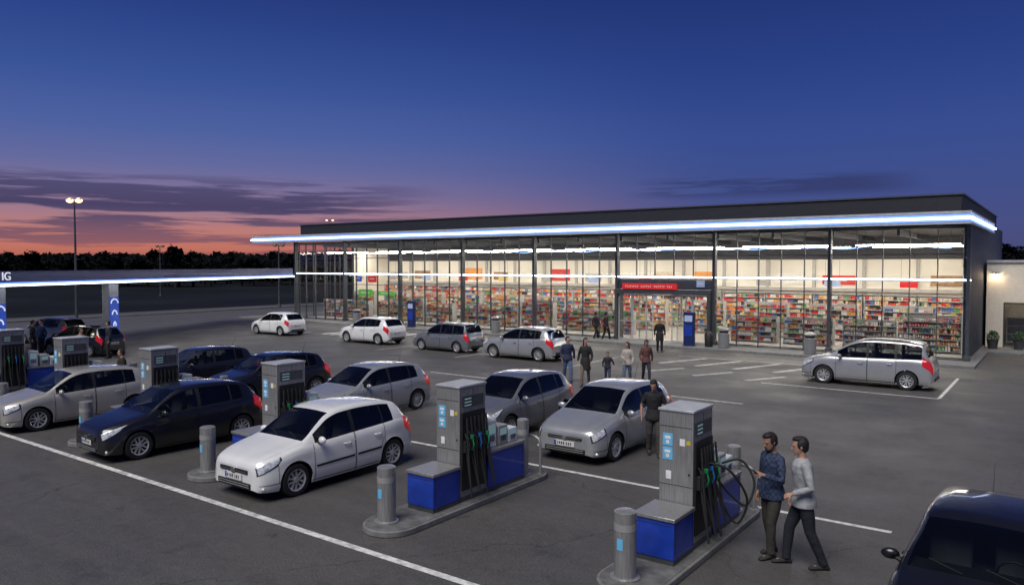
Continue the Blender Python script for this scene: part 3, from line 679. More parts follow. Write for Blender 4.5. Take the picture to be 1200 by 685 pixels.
    grid('wind').build('windscreen', MT['cglass'], t); grid('rear').build('rear_window', MT['cglass'], t)
    for s in (1, -1):
        grid('trim%d' % s).build('window_trim', MT['black'], t)
        m = MB(); patch(m, .05, .40, lambda q: 5.9, lambda q: 6.05, 8, 1, .003, s); patch(m, .375, .385, lambda q: 6, lambda q: 11, 1, 8, .003, s); m.build('bumper_seam', MT['black'], t)
        for i_, (a, bb) in enumerate(K['doors']):
            g = grid('door%d%d' % (i_, s)); d = g.build('door', pm_, t)
            m = MB()
            for x in (a, bb): patch(m, x-.006, x+.006, lambda q: 3.6, lambda q: 12, 1, 14, .003, s)
            patch(m, a, bb, lambda q: 4.05, lambda q: 4.3, 10, 1, .003, s)
            m.build('door_seam', MT['black'], d)
            m = MB(); hx = bb-.2; p = Pt(hx, 9.7, s)
            m.tube([p+Vector((.09, -s*.01, 0)), p+Vector((.06, s*.03, .005)), p+Vector((-.06, s*.03, .005)), p+Vector((-.09, -s*.01, 0))], .014, 6); m.build('door_handle', pm_, d)
            if strip: m = MB(); patch(m, a+.03, bb-.03, lambda q: 6.9, lambda q: 7.3, 8, 1, .012, s); m.build('rub_strip', MT['black'], d)
            w_ = cats.get('side%d%d' % (i_, s))
            if w_: grid('side%d%d' % (i_, s)).build('side_window', MT['cglass'], d)
        if cats.get('side2%d' % s): grid('side2%d' % s).build('quarter_window', MT['cglass'], t)
        hx1, va, vb = ((.46, 1.3, .9), (.38, .9, .5), (.55, 1.9, .9))[face]
        m = MB(); patch(m, .03, hx1, lambda q: 8.9+va*q, lambda q: 13.2-vb*q, 10, 6, .004, s); hb_ = m.build('headlight', MT['black'], t)
        m = MB(); patch(m, .045, hx1-.035, lambda q: 9.2+va*q, lambda q: 12.9-vb*q, 10, 6, .008, s); m.build('lamp_glass', MT['hlight'], hb_)
        m = MB(); p = Pt(.10, 5.0, s); m.ell(p, (.03, .05, .035), 10, 7); m.build('fog_lamp', MT['hlight'], t)
        m = MB(); patch(m, L-.34, L-.035, lambda q: 9.6-1.6*q, lambda q: 13.5-.3*q, 8, 6, .007, s); m.build('tail_light', MT['tlight'], t)
        m = MB(); p = Pt(K['mir'], 12.2, s); R = Matrix.Rotation(radians(-s*10), 3, 'Z')
        m.ell(p+Vector((0, s*.115, .055)), (.06, .105, .07), 12, 8, 0, R); m.tube([p-Vector((0, s*.03, .01)), p+Vector((0, s*.05, .02)), p+Vector((0, s*.09, .04))], .032, 8, 1); m.build('wing_mirror', [pm_, MT['black']], t)
        for xw in (K['xf'], K['xr']):
            y = s*(fw(xw)-.115); wh = empty('wheel', (L/2-xw, y, rw)); wh.parent = t
            m = MB(); r = rw; hw = .10
            m.lathe([(r*.64, -hw*.9), (r*.8, -hw), (r*.95, -hw*.92), (r, -hw*.6), (r, hw*.6), (r*.95, hw*.92), (r*.8, hw), (r*.64, hw*.9), (r*.64, -hw*.9)], n=36, axis='Y', cap=False); m.build('tyre', MT['tyre'], wh)
            m = MB(); m.lathe([(.02, s*.0), (r*.63, s*.0)], n=28, axis='Y', mi=1)
            m.lathe([(r*.67, s*hw*.6), (r*.67, s*hw*.95), (r*.60, s*hw*.82), (r*.60, s*.0)], n=36, axis='Y', cap=False)
            for k in range(nspoke):
                a = 2*pi*k/nspoke+.3; R2 = Matrix.Rotation(a, 3, 'Y')
                for dq in (-.026, .026):
                    vs = [R2 @ Vector(v) for v in ((dq-.018, s*.075, .03), (dq+.018, s*.075, .03), (dq*1.9+.018, s*.078, r*.63), (dq*1.9-.018, s*.078, r*.63), (dq-.018, s*.03, .03), (dq+.018, s*.03, .03), (dq*1.9+.018, s*.03, r*.63), (dq*1.9-.018, s*.03, r*.63))]
                    m.add(vs, [(0, 1, 2, 3), (7, 6, 5, 4), (0, 4, 5, 1), (1, 5, 6, 2), (2, 6, 7, 3), (3, 7, 4, 0)])
            m.lathe([(.02, s*.088), (.055, s*.086), (.06, s*.04)], n=16, axis='Y'); m.build('rim', [MT['rim'], MT['black']], wh)
    F = L/2
    zt0 = K['top'][0][1]; gh = (.075, .06, .11)[face]
    m = MB(); m.box((F+.004, 0, zt0-.04-gh/2), (.034, .84, gh)); g = m.build('grille', MT['black'], t, bevel=.012)
    m = MB(); m.box((F+.022, 0, zt0-.04-gh/2), (.012, .78, .012)); br = .055 if face != 1 else .045
    m.lathe([(.005, -.008), (br, -.008), (br, .008), (.005, .008)], (0, 0, 0), 20, 0, 'Y')
    for v in m.v[-80:]: v.x, v.y, v.z = F+.028+v.y, v.x, v.z+zt0-.04-gh/2
    m.build('badge', MT['chrome'], g)
    m = MB(); m.box((F-.002, 0, .295), (.034, 1.0, .105)); ai = m.build('air_intake', MT['black'], t, bevel=.015)
    for zz in (.275, .315): m = MB(); m.box((F+.017, 0, zz), (.008, .92, .008)); m.build('slat', MT['grey_pl'], ai)
    for fx, zz, nm in ((F+.018, .43, 1), (-F-.016, .62 if K is KH else .66, -1)):
        m = MB(); m.box((fx, 0, zz), (.012, .50, .108), 0); m.box((fx+.007*nm, -.225*nm*1, zz), (.003, .045, .1), 1)
        x = -.17
        while x < .2:
            m.box((fx+.0075*nm, x, zz), (.002, random.uniform(.018, .034), .06), 2); x += .052 if abs(x) > .04 else .07
        m.build('number_plate', [MT['plate'], MT['blue'], MT['black']], t)
    m = MB(); m.box((-F+.0, 0, .36), (.05, 1.0, .10)); m.build('rear_diffuser', MT['black'], t, bevel=.02)
    for s0 in (.12, -.45):
        m = MB()
        a = Pt(K['cowl']+.02, 20.9, 1); m.tube([Vector((a.x, s0+.35, a.z+.01)), Vector((a.x-.12, s0, ft(K['cowl']+.13)+.012))], .008, 6)
        m.build('wiper', MT['black'], t)
    if antenna:
        m = MB(); xa = K['rw0']-.25; m.tube([(L/2-xa, 0, ft(xa)-.01), (L/2-xa-.16, 0, ft(xa)+.34)], [.006, .003], 6); m.build('antenna', MT['black'], t)
    if rails:
        for s in (1, -1):
            m = MB(); m.tube([Pt(x, 16.4, s)+Vector((0, 0, .045 if 0 < q < 6 else 0)) for q, x in enumerate([K['ws']+.2+(K['rw0']-K['ws']-.3)*q/6 for q in range(7)])], .018, 8); m.build('roof_rail', MT['steel_d'], t)
    m = MB(); m.b2(L/2-3.5, L/2-1.0, -.7, .7, .22, .42); m.box((L/2-1.25, 0, .8), (.4, 1.3, .26)); m.build('cabin_floor', MT['black'], t)
    for (xx, yy, ww) in ((2.15, .36, .48), (2.15, -.36, .48), (3.0, 0, 1.2)):
        m = MB(); m.box((L/2-xx+.2, yy, .52), (.5, ww, .16)); m.box((L/2-xx-.1, yy, .82), (.14, ww, .6), mat=Matrix.Rotation(radians(-14), 3, 'Y')); m.box((L/2-xx-.19, yy, 1.17), (.09, .24, .16)); m.build('seat', MT['seat'], t, bevel=.04)
    m = MB(); m.tube([(L/2-1.62+.05*sin(a*pi/6), .36+.18*cos(a*pi/6), .88+.17*sin(a*pi/6)) for a in range(13)], .015, 6); m.build('steering_wheel', MT['black'], t)
    return t
PW = paint('paint_white', (.74, .74, .73), .0, .3); PS = paint('paint_silver', (.40, .41, .42), .45, .3); PG = paint('paint_grey', (.2, .21, .23), .45, .3)
PBk = paint('paint_black', (.007, .007, .009), .0, .3); PNv = paint('paint_dark', (.010, .011, .016), .0, .3); PSb = paint('paint_warm_silver', (.46, .44, .40), .4, .32)
PNr = M('paint_near_black', (.006, .006, .007), .35, 0, coat=.5, var=.05, backdark=True)
R90 = -pi/2
make_car(KH, PW, (-11.85, 9.75, 0), R90, 'white hatchback parked between the pumps in the foreground', strip=True, scale=.97)
make_car(KH, PBk, (-16.6, 9.45, 0), R90-.05, 'black hatchback in the pump lane left of the white hatchback', scale=.97, face=2)
make_car(KH, PSb, (-21.35, 9.35, 0), R90-.04, 'pale silver hatchback at the far left pump lane', scale=.96, face=1)
make_car(KH, PS, (-8.4, 15.3, 0), R90, 'silver hatchback with a man standing at its door', scale=.99, nspoke=7, face=1)
make_car(KH, PG, (-11.35, 15.55, 0), R90, 'grey hatchback behind the pump, left of the man\'s silver car', scale=.96, face=2)
make_car(KH, PS, (-15.8, 14.7, 0), R90-.06, 'silver hatchback right behind the white hatchback', scale=.94)
make_car(KH, PBk, (-20.15, 14.6, 0), R90-.12, 'dark hatchback parked behind the pumps, right one of the dark pair', scale=.95)
make_car(KH, PNv, (-23.7, 14.4, 0), R90-.12, 'dark car parked behind the pumps, left one of the dark pair', scale=.93)
gp = 'cars in the row before the shop'
make_car(KH, PW, (-38.1, 28.3, 0), pi, 'white hatchback leftmost in the row before the shop', group=gp, scale=.92)
make_car(KH, PW, (-29.9, 28.2, 0), pi, 'white hatchback second from left in the row before the shop', group=gp, scale=.96)
make_car(KM, PG, (-24.2, 27.8, 0), pi, 'grey estate car third in the row before the shop', group=gp, scale=.86)
make_car(KH, PS, (-19.4, 27.5, 0), pi, 'silver hatchback nearest the walking people in the shop row', group=gp, scale=.98)
make_car(KM, PS, (-5.5, 28.6, 0), pi, 'silver people carrier alone in the bay at the right', group=gp, rails=True, scale=1.0, nspoke=6)
make_car(KH, PNr, (-.70, 9.98, 0), R90-.02, 'black car cut off at the bottom right corner', scale=.93)
make_car(KH, PBk, D(96, 35), pi+.3, 'small dark car under the left canopy', group='cars far left', scale=.95, antenna=False)
make_car(KH, PG, D(60, 40), pi+.3, 'grey car furthest left under the canopy', group='cars far left', scale=.95, antenna=False)

# ------------------------------------------------------------ pumps
def stadium(hw, y0, y1, n=10):
    return [(hw*cos(pi+pi*i/n), y0+hw+hw*sin(pi+pi*i/n)) for i in range(n+1)]+[(hw*cos(pi*i/n), y1-hw+hw*sin(pi*i/n)) for i in range(n+1)]
def mk_pump():
    t = empty('fuel_pump', (0, 0, 0))
    m = MB(); m.b2(-.26, .26, 0, .72, .13, 2.08); tw = m.build('tower', MT['steel'], t, bevel=.012)
    m = MB(); m.b2(-.275, .275, -.015, .735, 2.08, 2.115); m.build('tower_cap', MT['alu'], tw, bevel=.006)
    m = MB(); m.b2(-.265, .265, -.005, .725, .13, .22); m.build('tower_plinth', MT['steel_d'], tw, bevel=.006)
    for xa, za in ((-.2, 1.58), (-.2, 1.38)):
        m = MB(); m.b2(xa, xa+.15, -.006, -.001, za, za+.18); st = m.build('sticker', MT['poster'], tw)
        m = MB(); m.b2(xa+.03, xa+.12, -.009, -.0065, za+.10, za+.14); m.b2(xa+.05, xa+.10, -.009, -.0065, za+.03, za+.08); m.build('sticker_print', MT['white_mark'], st)
    m = MB(); m.b2(.06, .14, -.005, -.001, 1.60, 1.70); m.build('white_label', MT['white_mark'], tw)
    m = MB(); m.b2(.16, .22, -.005, -.001, 1.62, 1.68); m.build('yellow_label', MT['yellow'], tw)
    m = MB(); m.b2(-.15, -.07, -.005, -.001, 1.10, 1.22); m.build('white_label', MT['white_mark'], tw)
    m = MB(); m.lathe([(.001, -.008), (.014, -.008), (.014, -.001)], (.2, 0, 1.2), 12, axis='Y'); m.build('lock', MT['black'], tw)
    m = MB(); m.b2(-.245, .245, -.004, -.001, 1.02, 1.026); m.b2(-.245, .245, -.004, -.001, 1.86, 1.866); m.b2(.262, .265, .01, .016, .2, 2.05); m.b2(.262, .265, .36, .366, 1.75, 2.05); m.build('panel_seam', MT['black'], tw)
    m = MB(); m.b2(.262, .285, .05, .68, .32, 1.66); m.build('hose_panel', MT['black'], tw, bevel=.005)
    m = MB(); m.b2(.264, .275, .08, .64, 1.74, 1.93); pn = m.build('price_display', MT['steel_d'], tw)
    m = MB()
    for q in range(3): m.b2(.276, .279, .12, .30, 1.762+.055*q, 1.785+.055*q)
    m.build('display_digits', MT['screen'], pn)
    for nm, y0, y1, zt in (('front_cabinet', -.70, -.02, .72), ('rear_cabinet', .76, 1.86, .82)):
        m = MB(); m.b2(-.29, .29, y0, y1, .2, zt); c = m.build(nm, MT['blue'], t, bevel=.012)
        m = MB(); m.b2(-.31, .31, y0-.02, y1+(.015 if y1 > 1 else -.005), zt, zt+.055); m.build('cabinet_top', MT['steel'], c, bevel=.01)
        m = MB(); m.b2(-.28, .28, y0+.01, y1-.01, .13, .2); m.build('cabinet_plinth', MT['steel_d'], c)
        m = MB(); m.b2(.2915, .293, y0+.05, y0+.055, .24, zt-.04); m.b2(.2915, .293, y1-.06, y1-.055, .24, zt-.04); m.b2(-.25, .25, y0-.003, y0-.001, zt-.06, zt-.055); m.build('cabinet_seam', MT['black'], c)
    for yy, hh, mm in ((.98, .50, 'white_pl'), (1.32, .36, 'grey_pl'), (1.62, .26, 'white_pl')):
        m = MB(); m.b2(-.2, .2, yy-.14, yy+.14, .875, .875+hh); c = m.build('card_terminal', MT[mm], t, bevel=.02)
        m = MB(); m.b2(.201, .206, yy-.1, yy+.1, .875+hh*.5, .875+hh*.85); m.build('screen', MT['screen'], c)
        m = MB()
        for q in range(3):
            for r in range(3): m.box((.205, yy-.05+q*.05, .93+hh*.3-r*.035*1), (.008, .03, .02))
        m.build('keypad', MT['black'], c)
    cols = ['black', 'green_pl', 'black', 'blue_pl', 'black', 'green_pl']
    for q in range(6):
        y = .10+q*.104
        nz = empty('nozzle', (.33, y, 1.10+.03*(q % 2))); nz.parent = t
        m = MB(); m.tube([(.02, 0, -.13), (.035, 0, .05), (.0, 0, .16)], [.022, .026, .02], 10); m.tube([(.0, 0, .15), (-.03, 0, .2)], [.014, .012], 8); m.box((-.02, 0, -.02), (.07, .07, .2)); m.build('nozzle_body', MT['black'], nz, bevel=.004)
        m = MB(); m.tube([(.05, 0, -.12), (.085, 0, -.02), (.06, 0, .08)], .012, 8); m.box((.045, 0, .11), (.05, .045, .07)); m.build('nozzle_handle', MT[cols[q]], nz, bevel=.006)
        m = MB(); n2 = 22; pts = []
        sag = .26+.06*(q % 3)
        for i in range(n2+1):
            a = i/n2; pts.append((.345+.13*sin(pi*a)*(1+.3*(q % 2)), y+.035*sin(pi*a*1.0)*(1 if q % 2 else -1), (1.0)*(1-a)+1.58*a-((1.0-sag)+.58*a)*sin(pi*min(1, a*1.0))**.8))
        m.tube(pts, .017, 8); m.build('hose', MT['rubber'], t)
    return t
PX = [(-4.45, 10.05), (-8.5, 9.75), (-13.45, 9.75), (-18.25, 9.65), (-22.9, 9.6), (-27.2, 9.6)]
pl = ['steel and blue fuel pump beside the two talking men, nearest the camera', 'steel and blue fuel pump right of the white hatchback', 'fuel pump between the white and black hatchbacks', 'fuel pump between the black and pale silver hatchbacks', 'fuel pump just left of the pale silver hatchback', 'fuel pump at the left edge of the photo']
ord_ = ['nearest the camera', 'right of the white hatchback', 'between white and black hatchbacks', 'between black and pale silver hatchbacks', 'just left of the pale silver hatchback', 'at the left edge']
P0 = mk_pump()
for i, (x, y) in enumerate(PX):
    o = P0 if i == 0 else copy_tree(P0)
    o.location = (x, y, -.025); tag(o, pl[i], 'fuel pump', 'fuel pumps')
def mk_island():
    t = empty('pump_island', (0, 0, 0))
    m = MB(); m.prism(stadium(.46, -1.80, 2.72), 0, .098); m.build('kerb_edge', MT['kerb'], t, bevel=.015)
    m = MB(); m.prism(stadium(.42, -1.76, 2.68), .08, .105); m.build('island_top', MT['conc'], t); return t
def mk_bollard(h=.88, r=.145):
    t = empty('bollard', (0, 0, 0))
    m = MB(); m.lathe([(r+.05, 0), (r+.05, .02), (r, .03), (r, h*.72)], n=28); m.build('post', MT['steel'], t)
    m = MB(); m.lathe([(r+.003, h*.72), (r+.003, h*.82)], n=28); m.build('band', MT['grey_pl'], t)
    m = MB(); m.lathe([(r, h*.82), (r, h*.985), (r-.02, h), (.02, h)], n=28); m.build('cap', MT['steel'], t)
    m = MB()
    rr = r+.004; n_ = 5
    vs = [(rr*cos(a), rr*sin(a), z) for z in (h*.45, h*.62) for a in [radians(-95+8*k-12) for k in range(n_)]]
    m.add(vs, [(k, k+1, n_+k+1, n_+k) for k in range(n_-1)]); m.build('sticker', MT['poster'], t); return t
def mk_rail():
    t = empty('guard_rail', (0, 0, 0))
    m = MB(); m.tube([(-.36, 0, 0), (-.36, 0, .58), (-.32, 0, .68), (-.22, 0, .72), (.22, 0, .72), (.32, 0, .68), (.36, 0, .58), (.36, 0, 0)], .03, 12); m.build('hoop', MT['steel'], t)
    for s in (-.36, .36): m = MB(); m.lathe([(.06, 0), (.06, .015)], (s, 0, 0), 14); m.build('foot_plate', MT['steel'], t)
    return t
I0, B0, B1, R0 = mk_island(), mk_bollard(), mk_bollard(1.08, .11), mk_rail()
for i, (x, y) in enumerate(PX):
    for pr, dx, dy, dz, cat, lb, gr in ((I0, 0, 0, 0, 'kerb island', 'raised concrete island under the pump ', 'pump islands'), (B0, -.08, -1.38, .105, 'bollard', 'round steel bollard before the pump ', 'front bollards'), (B1, .1, 2.08, .105, 'bollard', 'slim steel post behind the pump ', 'rear posts'), (R0, 0, 2.3, .105, 'guard rail', 'steel hoop rail behind the pump ', 'hoop rails')):
        o = pr if i == 0 else copy_tree(pr)
        o.location = (x+dx, y+dy, dz); tag(o, lb+ord_[i], cat, gr)
x, y = PX[0]
def bez(P, n=30):
    P = [Vector(p) for p in P]; out = []
    for i in range(len(P)-1):
        a = P[max(i-1, 0)]; b = P[i]; c = P[i+1]; d = P[min(i+2, len(P)-1)]
        for k in range(n//(len(P)-1)+1):
            t = k/(n//(len(P)-1)+1); out.append(.5*((2*b)+(-a+c)*t+(2*a-5*b+4*c-d)*t*t+(-a+3*b-3*c+d)*t**3))
    out.append(P[-1]); return out
hp = [[(x+.3, y+.35, 1.30), (x+.6, y+.5, 1.2), (x+.78, y+.75, .75), (x+.62, y+.8, .35), (x+.45, y+.7, .6), (x+.34, y+.62, .98)],
      [(x+.3, y+1.0, 1.15), (x+.55, y+1.15, 1.2), (x+.75, y+1.15, .9), (x+.68, y+1.0, .58), (x+.48, y+.85, .75), (x+.34, y+.7, 1.0)]]
for q, h in enumerate(hp):
    mb = MB(); mb.tube(bez(h), .018, 8); o = mb.build('fuel_hose', MT['rubber']); tag(o, ['long black hose looping down beside the nearest pump', 'black hose looping over the nearest pump blue cabinet'][q], 'hose', 'loose hoses of the nearest pump')

# ------------------------------------------------------------ people
def hand(mb, w, d, pn, side, sc=1.0, curl=.5, fr=.0085):
    d = Vector(d).normalized(); pn = (Vector(pn)-d*Vector(pn).dot(d)).normalized(); lat = d.cross(pn)*side
    w = Vector(w)
    rings = []
    for t, hw, ht in ((-.01, .026, .022), (.02, .032, .02), (.05, .04, .018), (.085, .041, .014)):
        rings.append([w+d*t*sc+lat*hw*cos(a)*sc+pn*ht*sin(a)*sc for a in [2*pi*k/10 for k in range(10)]])
    mb.loft(rings)
    for k, (off, ln) in enumerate(((.031, .068), (.011, .078), (-.010, .073), (-.030, .056))):
        p = w+d*.082*sc+lat*off*sc; pts = [p-d*.02*sc]; a = 0
        dr = d.copy()
        for sg, f in ((0, .45), (1, .3), (2, .25)):
            a += curl*(.5 if sg == 0 else .75); dr = d*cos(a)+pn*sin(a); p = p+dr*ln*f*sc; pts.append(p)
        mb.tube(pts, [fr*1.05*sc, fr*sc, fr*.9*sc, fr*.8*sc], 8, round_=True)
    p = w+d*.03*sc+lat*.03*sc; q = p+(lat*.8+d*.55+pn*.3).normalized()*.04*sc; r = q+(lat*.25+d*.85+pn*.4).normalized()*.03*sc
    mb.tube([p-lat*.01, q, r], [.013*sc, .0105*sc, .0085*sc], 8, round_=True)
def oval(c, rx, ry, n=18): return [Vector((c[0]+rx*cos(2*pi*k/n), c[1]+ry*sin(2*pi*k/n), c[2])) for k in range(n)]
cloth_cache = {}
def cloth(col, nm, check=None):
    k = tuple(col)
    if k not in cloth_cache: cloth_cache[k] = M('cloth_'+nm, col, .85, var=.22, scale=9, bump=.8, bscale=11, check=check)
    return cloth_cache[k]
def person(loc, rz, h, label, top, bot, shoe=(.02, .02, .02), skin='skin', pose=None, hairlong=False, coat=False, near=False, group=None, short=False, beard=False, female=False, haircol='hair', check=None):
    ps = dict(lf=.05, rf=-.05, lw=(.04, .27, .86), le=(-.03, .26, 1.14), rw=(.04, -.27, .86), re=(-.03, -.26, 1.14), yaw=0, pitch=0, lean=0, llift=0, rlift=0)
    ps.update(pose or {})
    t = empty('person', loc, rz, label, 'person', group); sc = h/1.78; t.scale = (sc,)*3
    vox = .0075 if near else .016
    sk = MT[skin]; wsc = .93 if female else 1
    ln = ps['lean']
    def T(z): return ln*max(0, z-.95)
    B = MB(); C = MB(); P = MB()
    tor = [(.84, .13, .15), (.90, .125, .168), (.98, .115, .16), (1.08, .10, .142), (1.2, .112, .155), (1.32, .122, .172), (1.40, .112, .172), (1.455, .085, .125), (1.49, .06, .07)]
    B.loft([oval((T(z), 0, z), a*.9, b*wsc*.9) for z, a, b in tor])
    low = [(.84, .150, .188), (.90, .145, .188), (.98, .128, .17)]
    C.loft([oval((T(z), 0, z), a*1.08+.006, b*wsc*1.05+.008) for z, a, b in (([(.60, .17, .2), (.72, .16, .19)] if coat else [])+low+tor[3:-1]+[(1.49, .066, .076)])])
    for s, fx, lf in ((1, ps['lf'], ps['llift']), (-1, ps['rf'], ps['rlift'])):
        hip = Vector((0, s*.088, .90)); ank = Vector((fx, s*.105, .085+lf)); kn = (hip+ank)/2+Vector((.035+abs(fx)*.12+lf*.5, s*.004, .02))
        B.tube([hip, hip.lerp(kn, .5), kn, kn.lerp(ank, .35), ank, ank-Vector((0, 0, .03))], [.082, .07, .05, .05, .036, .036], 14, round_=True)
        B.tube([ank+Vector((-.03, 0, -.04)), ank+Vector((.06, 0, -.045)), ank+Vector((.14, 0, -.055))], [.036, .034, .025], 10, round_=True)
        k2 = 1.0 if female else 1.12
        P.tube([hip+Vector((0, 0, .02)), hip.lerp(kn, .5), kn, kn.lerp(ank, .35), kn.lerp(ank, .75), ank+Vector((0, 0, -.015))], [.092, .083*k2, .066*k2, .062*k2, .055*k2, .056*k2], 16)
        S_ = MB(); rings = []
        for xx, hw, ht in ((-.075, .03, .05), (-.06, .038, .085), (0, .041, .10), (.06, .044, .075), (.12, .048, .058), (.165, .044, .05), (.195, .025, .035)):
            rings.append([ank+Vector((xx, hw*cos(a), max(-.085, -.085+ht*.5+ht*.5*sin(a)*1.0))) for a in [2*pi*k/12 for k in range(12)]])
        S_.loft(rings); S_.build('shoe', cloth(shoe, 'shoe'), t)
    P.loft([oval((T(z)*.5, 0, z), a*1.03, b*wsc*1.0) for z, a, b in ((.80, .115, .15), (.86, .13, .166), (.92, .124, .168), (.98, .11, .152))])
    for s, e, w in ((1, ps['le'], ps['lw']), (-1, ps['re'], ps['rw'])):
        sh = Vector((T(1.42), s*.175*wsc, 1.415)); e = Vector(e); w = Vector(w); e.y *= wsc; w.y *= wsc
        B.tube([sh, sh.lerp(e, .5), e, e.lerp(w, .4), w], [.05, .046, .036, .036, .024], 12, round_=True)
        dr = (w-e).normalized(); pn = Vector((0, -s, 0)) if abs(dr.y) < .8 else Vector((0, 0, -1))
        if dr.z > -.6: pn = Vector((0, -s*.6, -.8))
        hand(B, w, dr, pn, s, 1.0, .45 if dr.z < -.6 else .75, .0088)
        if short: C.tube([sh-Vector((0, s*.02, -.01)), sh.lerp(e, .5), sh.lerp(e, .72)], [.064, .062, .06], 12, round_=False)
        else: C.tube([sh-Vector((0, s*.02, -.01)), sh.lerp(e, .5), e, e.lerp(w, .5), e.lerp(w, .93)], [.066, .06, .052, .047, .038], 12)
        C.ell(sh-Vector((0, s*.015, .0)), (.066, .066, .06), 12, 8)
    hb = Vector((T(1.5), 0, 1.50))
    RH = Matrix.Rotation(ps['yaw'], 3, 'Z') @ Matrix.Rotation(ps['pitch'], 3, 'Y')
    def HP(x, y, z): return hb+Vector((.01, 0, .02))+RH @ Vector((x, y, z))
    B.tube([hb-Vector((0.01, 0, .06)), hb+Vector((0, 0, .02)), HP(0, 0, .09)], [.062, .054, .054], 14)
    rings = []
    for z, a, b, cx in ((.022, .03, .03, .055), (.035, .05, .045, .045), (.06, .072, .058, .025), (.095, .09, .068, .008), (.13, .098, .074, 0), (.165, .10, .077, -.003), (.20, .094, .074, -.005), (.23, .075, .06, -.006), (.25, .045, .038, -.006), (.258, .012, .012, -.006)):
        rings.append([HP(cx+a*cos(2*pi*k/18), b*sin(2*pi*k/18), z) for k in range(18)])
    B.loft(rings)
    B.tube([HP(.092, 0, .145), HP(.108, 0, .118), HP(.117, 0, .10), HP(.095, 0, .092)], [.008, .011, .014, .01], 8, round_=True)
    B.tube([HP(.088, -.045, .153), HP(.099, 0, .156), HP(.088, .045, .153)], .007, 8, round_=True)
    B.tube([HP(.088, -.02, .066), HP(.096, 0, .067), HP(.088, .02, .066)], .008, 8, round_=True)
    for s in (1, -1): B.ell(HP(-.005, s*.08, .125), (.018, .01, .03), 8, 6)
    remeshed(B, 'body', sk, t, vox, 3)
    remeshed(C, 'coat' if coat else ('shirt' if short else 'jacket'), cloth(top, 'top', check), t, vox*1.15, 3)
    remeshed(P, 'trousers', cloth(bot, 'trousers'), t, vox*1.15, 3)
    for s in (1, -1): E = MB(); E.ell(HP(.089, s*.030, .134), (.006, .010, .005), 8, 6); E.build('eye', MT['eye'], t)
    Hh = MB(); R3 = RH
    Hh.ell(HP(-.020, 0, .160), (.100, .090, .108), 20, 14, 0, R3)
    Hh.ell(HP(-.045, 0, .115), (.068, .078, .080), 16, 10, 0, R3)
    Hh.ell(HP(.020, .008, .236), (.074, .066, .036), 16, 8, 0, R3)
    Hh.ell(HP(.050, -.012, .226), (.044, .052, .026), 14, 8, 0, R3)
    for s in (1, -1): Hh.ell(HP(.012, s*.072, .150), (.030, .014, .045), 10, 8, 0, R3)
    for q in range(22 if near else 0):
        a = random.uniform(0, 2*pi); rr = random.uniform(.02, .075); Hh.ell(HP(-.01+rr*cos(a), rr*sin(a)*.9, .255-rr*.35), (.022, .016, .016), 8, 6, 0, R3)
    if hairlong:
        rings = []
        for z, a, b, cx in ((-.10, .03, .07, -.075), (-.04, .045, .088, -.065), (.04, .06, .09, -.045), (.12, .08, .09, -.03), (.18, .09, .085, -.02)):
            rings.append([HP(cx+a*cos(2*pi*k/14), b*sin(2*pi*k/14), z) for k in range(14)])
        Hh.loft(rings)
    remeshed(Hh, 'hair', MT[haircol], t, vox, 2)
    if beard:
        Bd = MB(); Bd.tube([HP(-.0, .072, .11), HP(.02, .068, .07), HP(.05, .052, .04), HP(.085, .02, .028), HP(.085, -.02, .028), HP(.05, -.052, .04), HP(.02, -.068, .07), HP(0, -.072, .11)], [.010, .014, .018, .019, .019, .018, .014, .010], 8, round_=True)
        Bd.tube([HP(.096, .028, .066), HP(.107, 0, .083), HP(.096, -.028, .066)], .006, 6, round_=True)
        remeshed(Bd, 'beard', MT[haircol], t, .006, 2)
    return t
AF = pi+YAW
w11 = G(941, 663); w10 = G(904, 650)
person(w11, AF-.1, 1.80, 'man in grey sweater and dark jeans facing the nearest pump', (.33, .34, .35), (.012, .014, .022), (.02, .02, .02), near=True, group='two men talking by the nearest pump',
       pose=dict(lf=-.24, rf=.20, le=(-.02, .26, 1.14), lw=(.20, .17, 1.04), re=(-.05, -.25, 1.15), rw=(.06, -.28, .88), pitch=.12, yaw=-.1, lean=.06))
person(w10, AF+.35, 1.78, 'bearded man in dark blue patterned shirt looking at a phone in his hand', (.014, .024, .06), (.035, .032, .026), (.02, .02, .02), skin='skin_d', near=True, beard=True, group='two men talking by the nearest pump', check=(.035, .055, .11),
       pose=dict(lf=.10, rf=-.10, le=(.05, .26, 1.14), lw=(.27, .14, 1.22), re=(-.04, -.26, 1.14), rw=(.02, -.27, .86), pitch=.3, yaw=.05))
ph = MB(); ph.box((0, 0, 0), (.15, .075, .009)); c_ = cos(AF+.35); s_ = sin(AF+.35)
lp = Vector((.365, .095, 1.255)); o = ph.build('phone', MT['black'], None, loc=(w10.x+lp.x*c_-lp.y*s_, w10.y+lp.x*s_+lp.y*c_, lp.z), bevel=.003); o.rotation_euler = (0, radians(-35), AF+.35)
tag(o, 'dark phone in the hand of the man in the blue shirt', 'phone')
person(G(766, 533), radians(-60), 1.68, 'man in dark t-shirt walking beside the silver hatchback, head bent down', (.015, .015, .017), (.05, .045, .038), skin='skin', near=True, short=True, pose=dict(lf=.16, rf=-.14, rlift=.03, le=(.0, .27, 1.14), lw=(.16, .2, .98), re=(-.05, -.28, 1.14), rw=(.0, -.28, .88), pitch=.4, yaw=-.3, lean=.05))
gw = 'people walking across the forecourt from the shop'
walk = dict(lf=.24, rf=-.2, rlift=.05, lw=(-.08, .27, .88), le=(-.08, .27, 1.14), rw=(.2, -.25, .92), re=(.02, -.27, 1.14))
walk2 = dict(lf=-.2, rf=.22, llift=.05, lw=(.2, .25, .92), le=(.02, .27, 1.14), rw=(-.08, -.27, .88), re=(-.08, -.27, 1.14))
def W_(b, **k): d = dict(b); d.update(k); return d
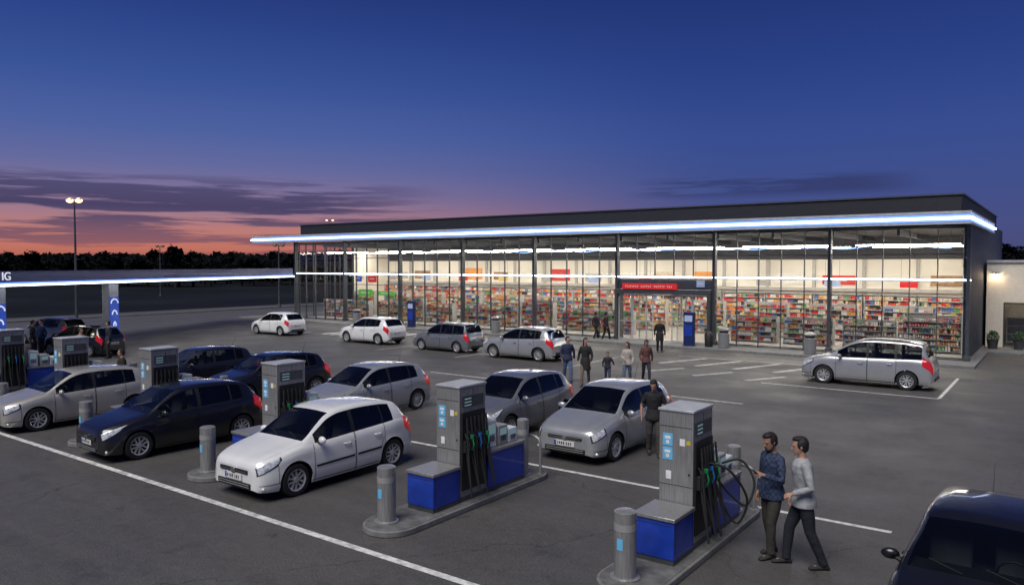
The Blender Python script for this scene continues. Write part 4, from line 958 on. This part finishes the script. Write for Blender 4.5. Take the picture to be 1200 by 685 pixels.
person(G(665, 447), radians(-50), 1.62, 'person in navy jacket and blue jeans, leftmost of the five walkers', (.02, .03, .07), (.08, .12, .22), group=gw, pose=W_(walk, yaw=.4))
person(G(686, 452), radians(-68), 1.66, 'person in open dark coat, second from left of the walkers', (.02, .018, .018), (.16, .12, .09), group=gw, pose=W_(walk2, yaw=.5, rw=(.02, -.3, .9)), coat=True, hairlong=True, female=True)
person(G(712, 449), radians(-60), 1.12, 'small child in dark jacket among the walkers', (.025, .025, .035), (.05, .055, .1), group=gw, pose=W_(walk, lw=(.02, .36, 1.02), le=(0, .3, 1.2)), haircol='hair_b')
person(G(735, 451), radians(-75), 1.50, 'woman in pale grey jacket and jeans, fourth of the walkers', (.42, .38, .34), (.09, .13, .2), group=gw, pose=W_(walk2, yaw=-.4, re=(.0, -.25, 1.15), rw=(.2, -.1, 1.1)), hairlong=True, female=True, haircol='hair_b')
person(G(757, 449), radians(-55), 1.55, 'woman in dark brown jacket, rightmost of the five walkers', (.12, .05, .045), (.03, .03, .05), group=gw, pose=W_(walk, pitch=.3), hairlong=True, female=True, haircol='hair_b')
person(G(698, 398), radians(60), 1.55, 'left of two dark figures near the shop entrance', (.012, .012, .014), (.014, .014, .02), group='people near the entrance', pose=walk)
person(G(710, 399), radians(60), 1.58, 'right of two dark figures near the shop entrance', (.02, .014, .014), (.012, .012, .016), group='people near the entrance', pose=walk2)
person(G(773, 412), radians(-60), 1.62, 'person in long black coat outside the shop entrance', (.012, .012, .012), (.012, .012, .014), group='people near the entrance', coat=True)
for px, d, c, c2, lb in ((37, 34, (.02, .02, .03), (.02, .02, .03), 'dark clothed person leftmost under the canopy'), (47, 34.6, (.03, .06, .15), (.02, .02, .03), 'person in blue top under the canopy'), (93, 30, (.25, .2, .16), (.03, .03, .03), 'person in beige top behind the left pumps'), (126, 33.5, (.015, .02, .035), (.02, .02, .02), 'dark clothed person by the poster pillar'), (141, 22.5, (.02, .016, .014), (.02, .02, .02), 'person in dark brown jacket behind the pale silver car')):
    person(D(px, d), random.uniform(-2, 2), 1.66, lb, c, c2, group='people far left')
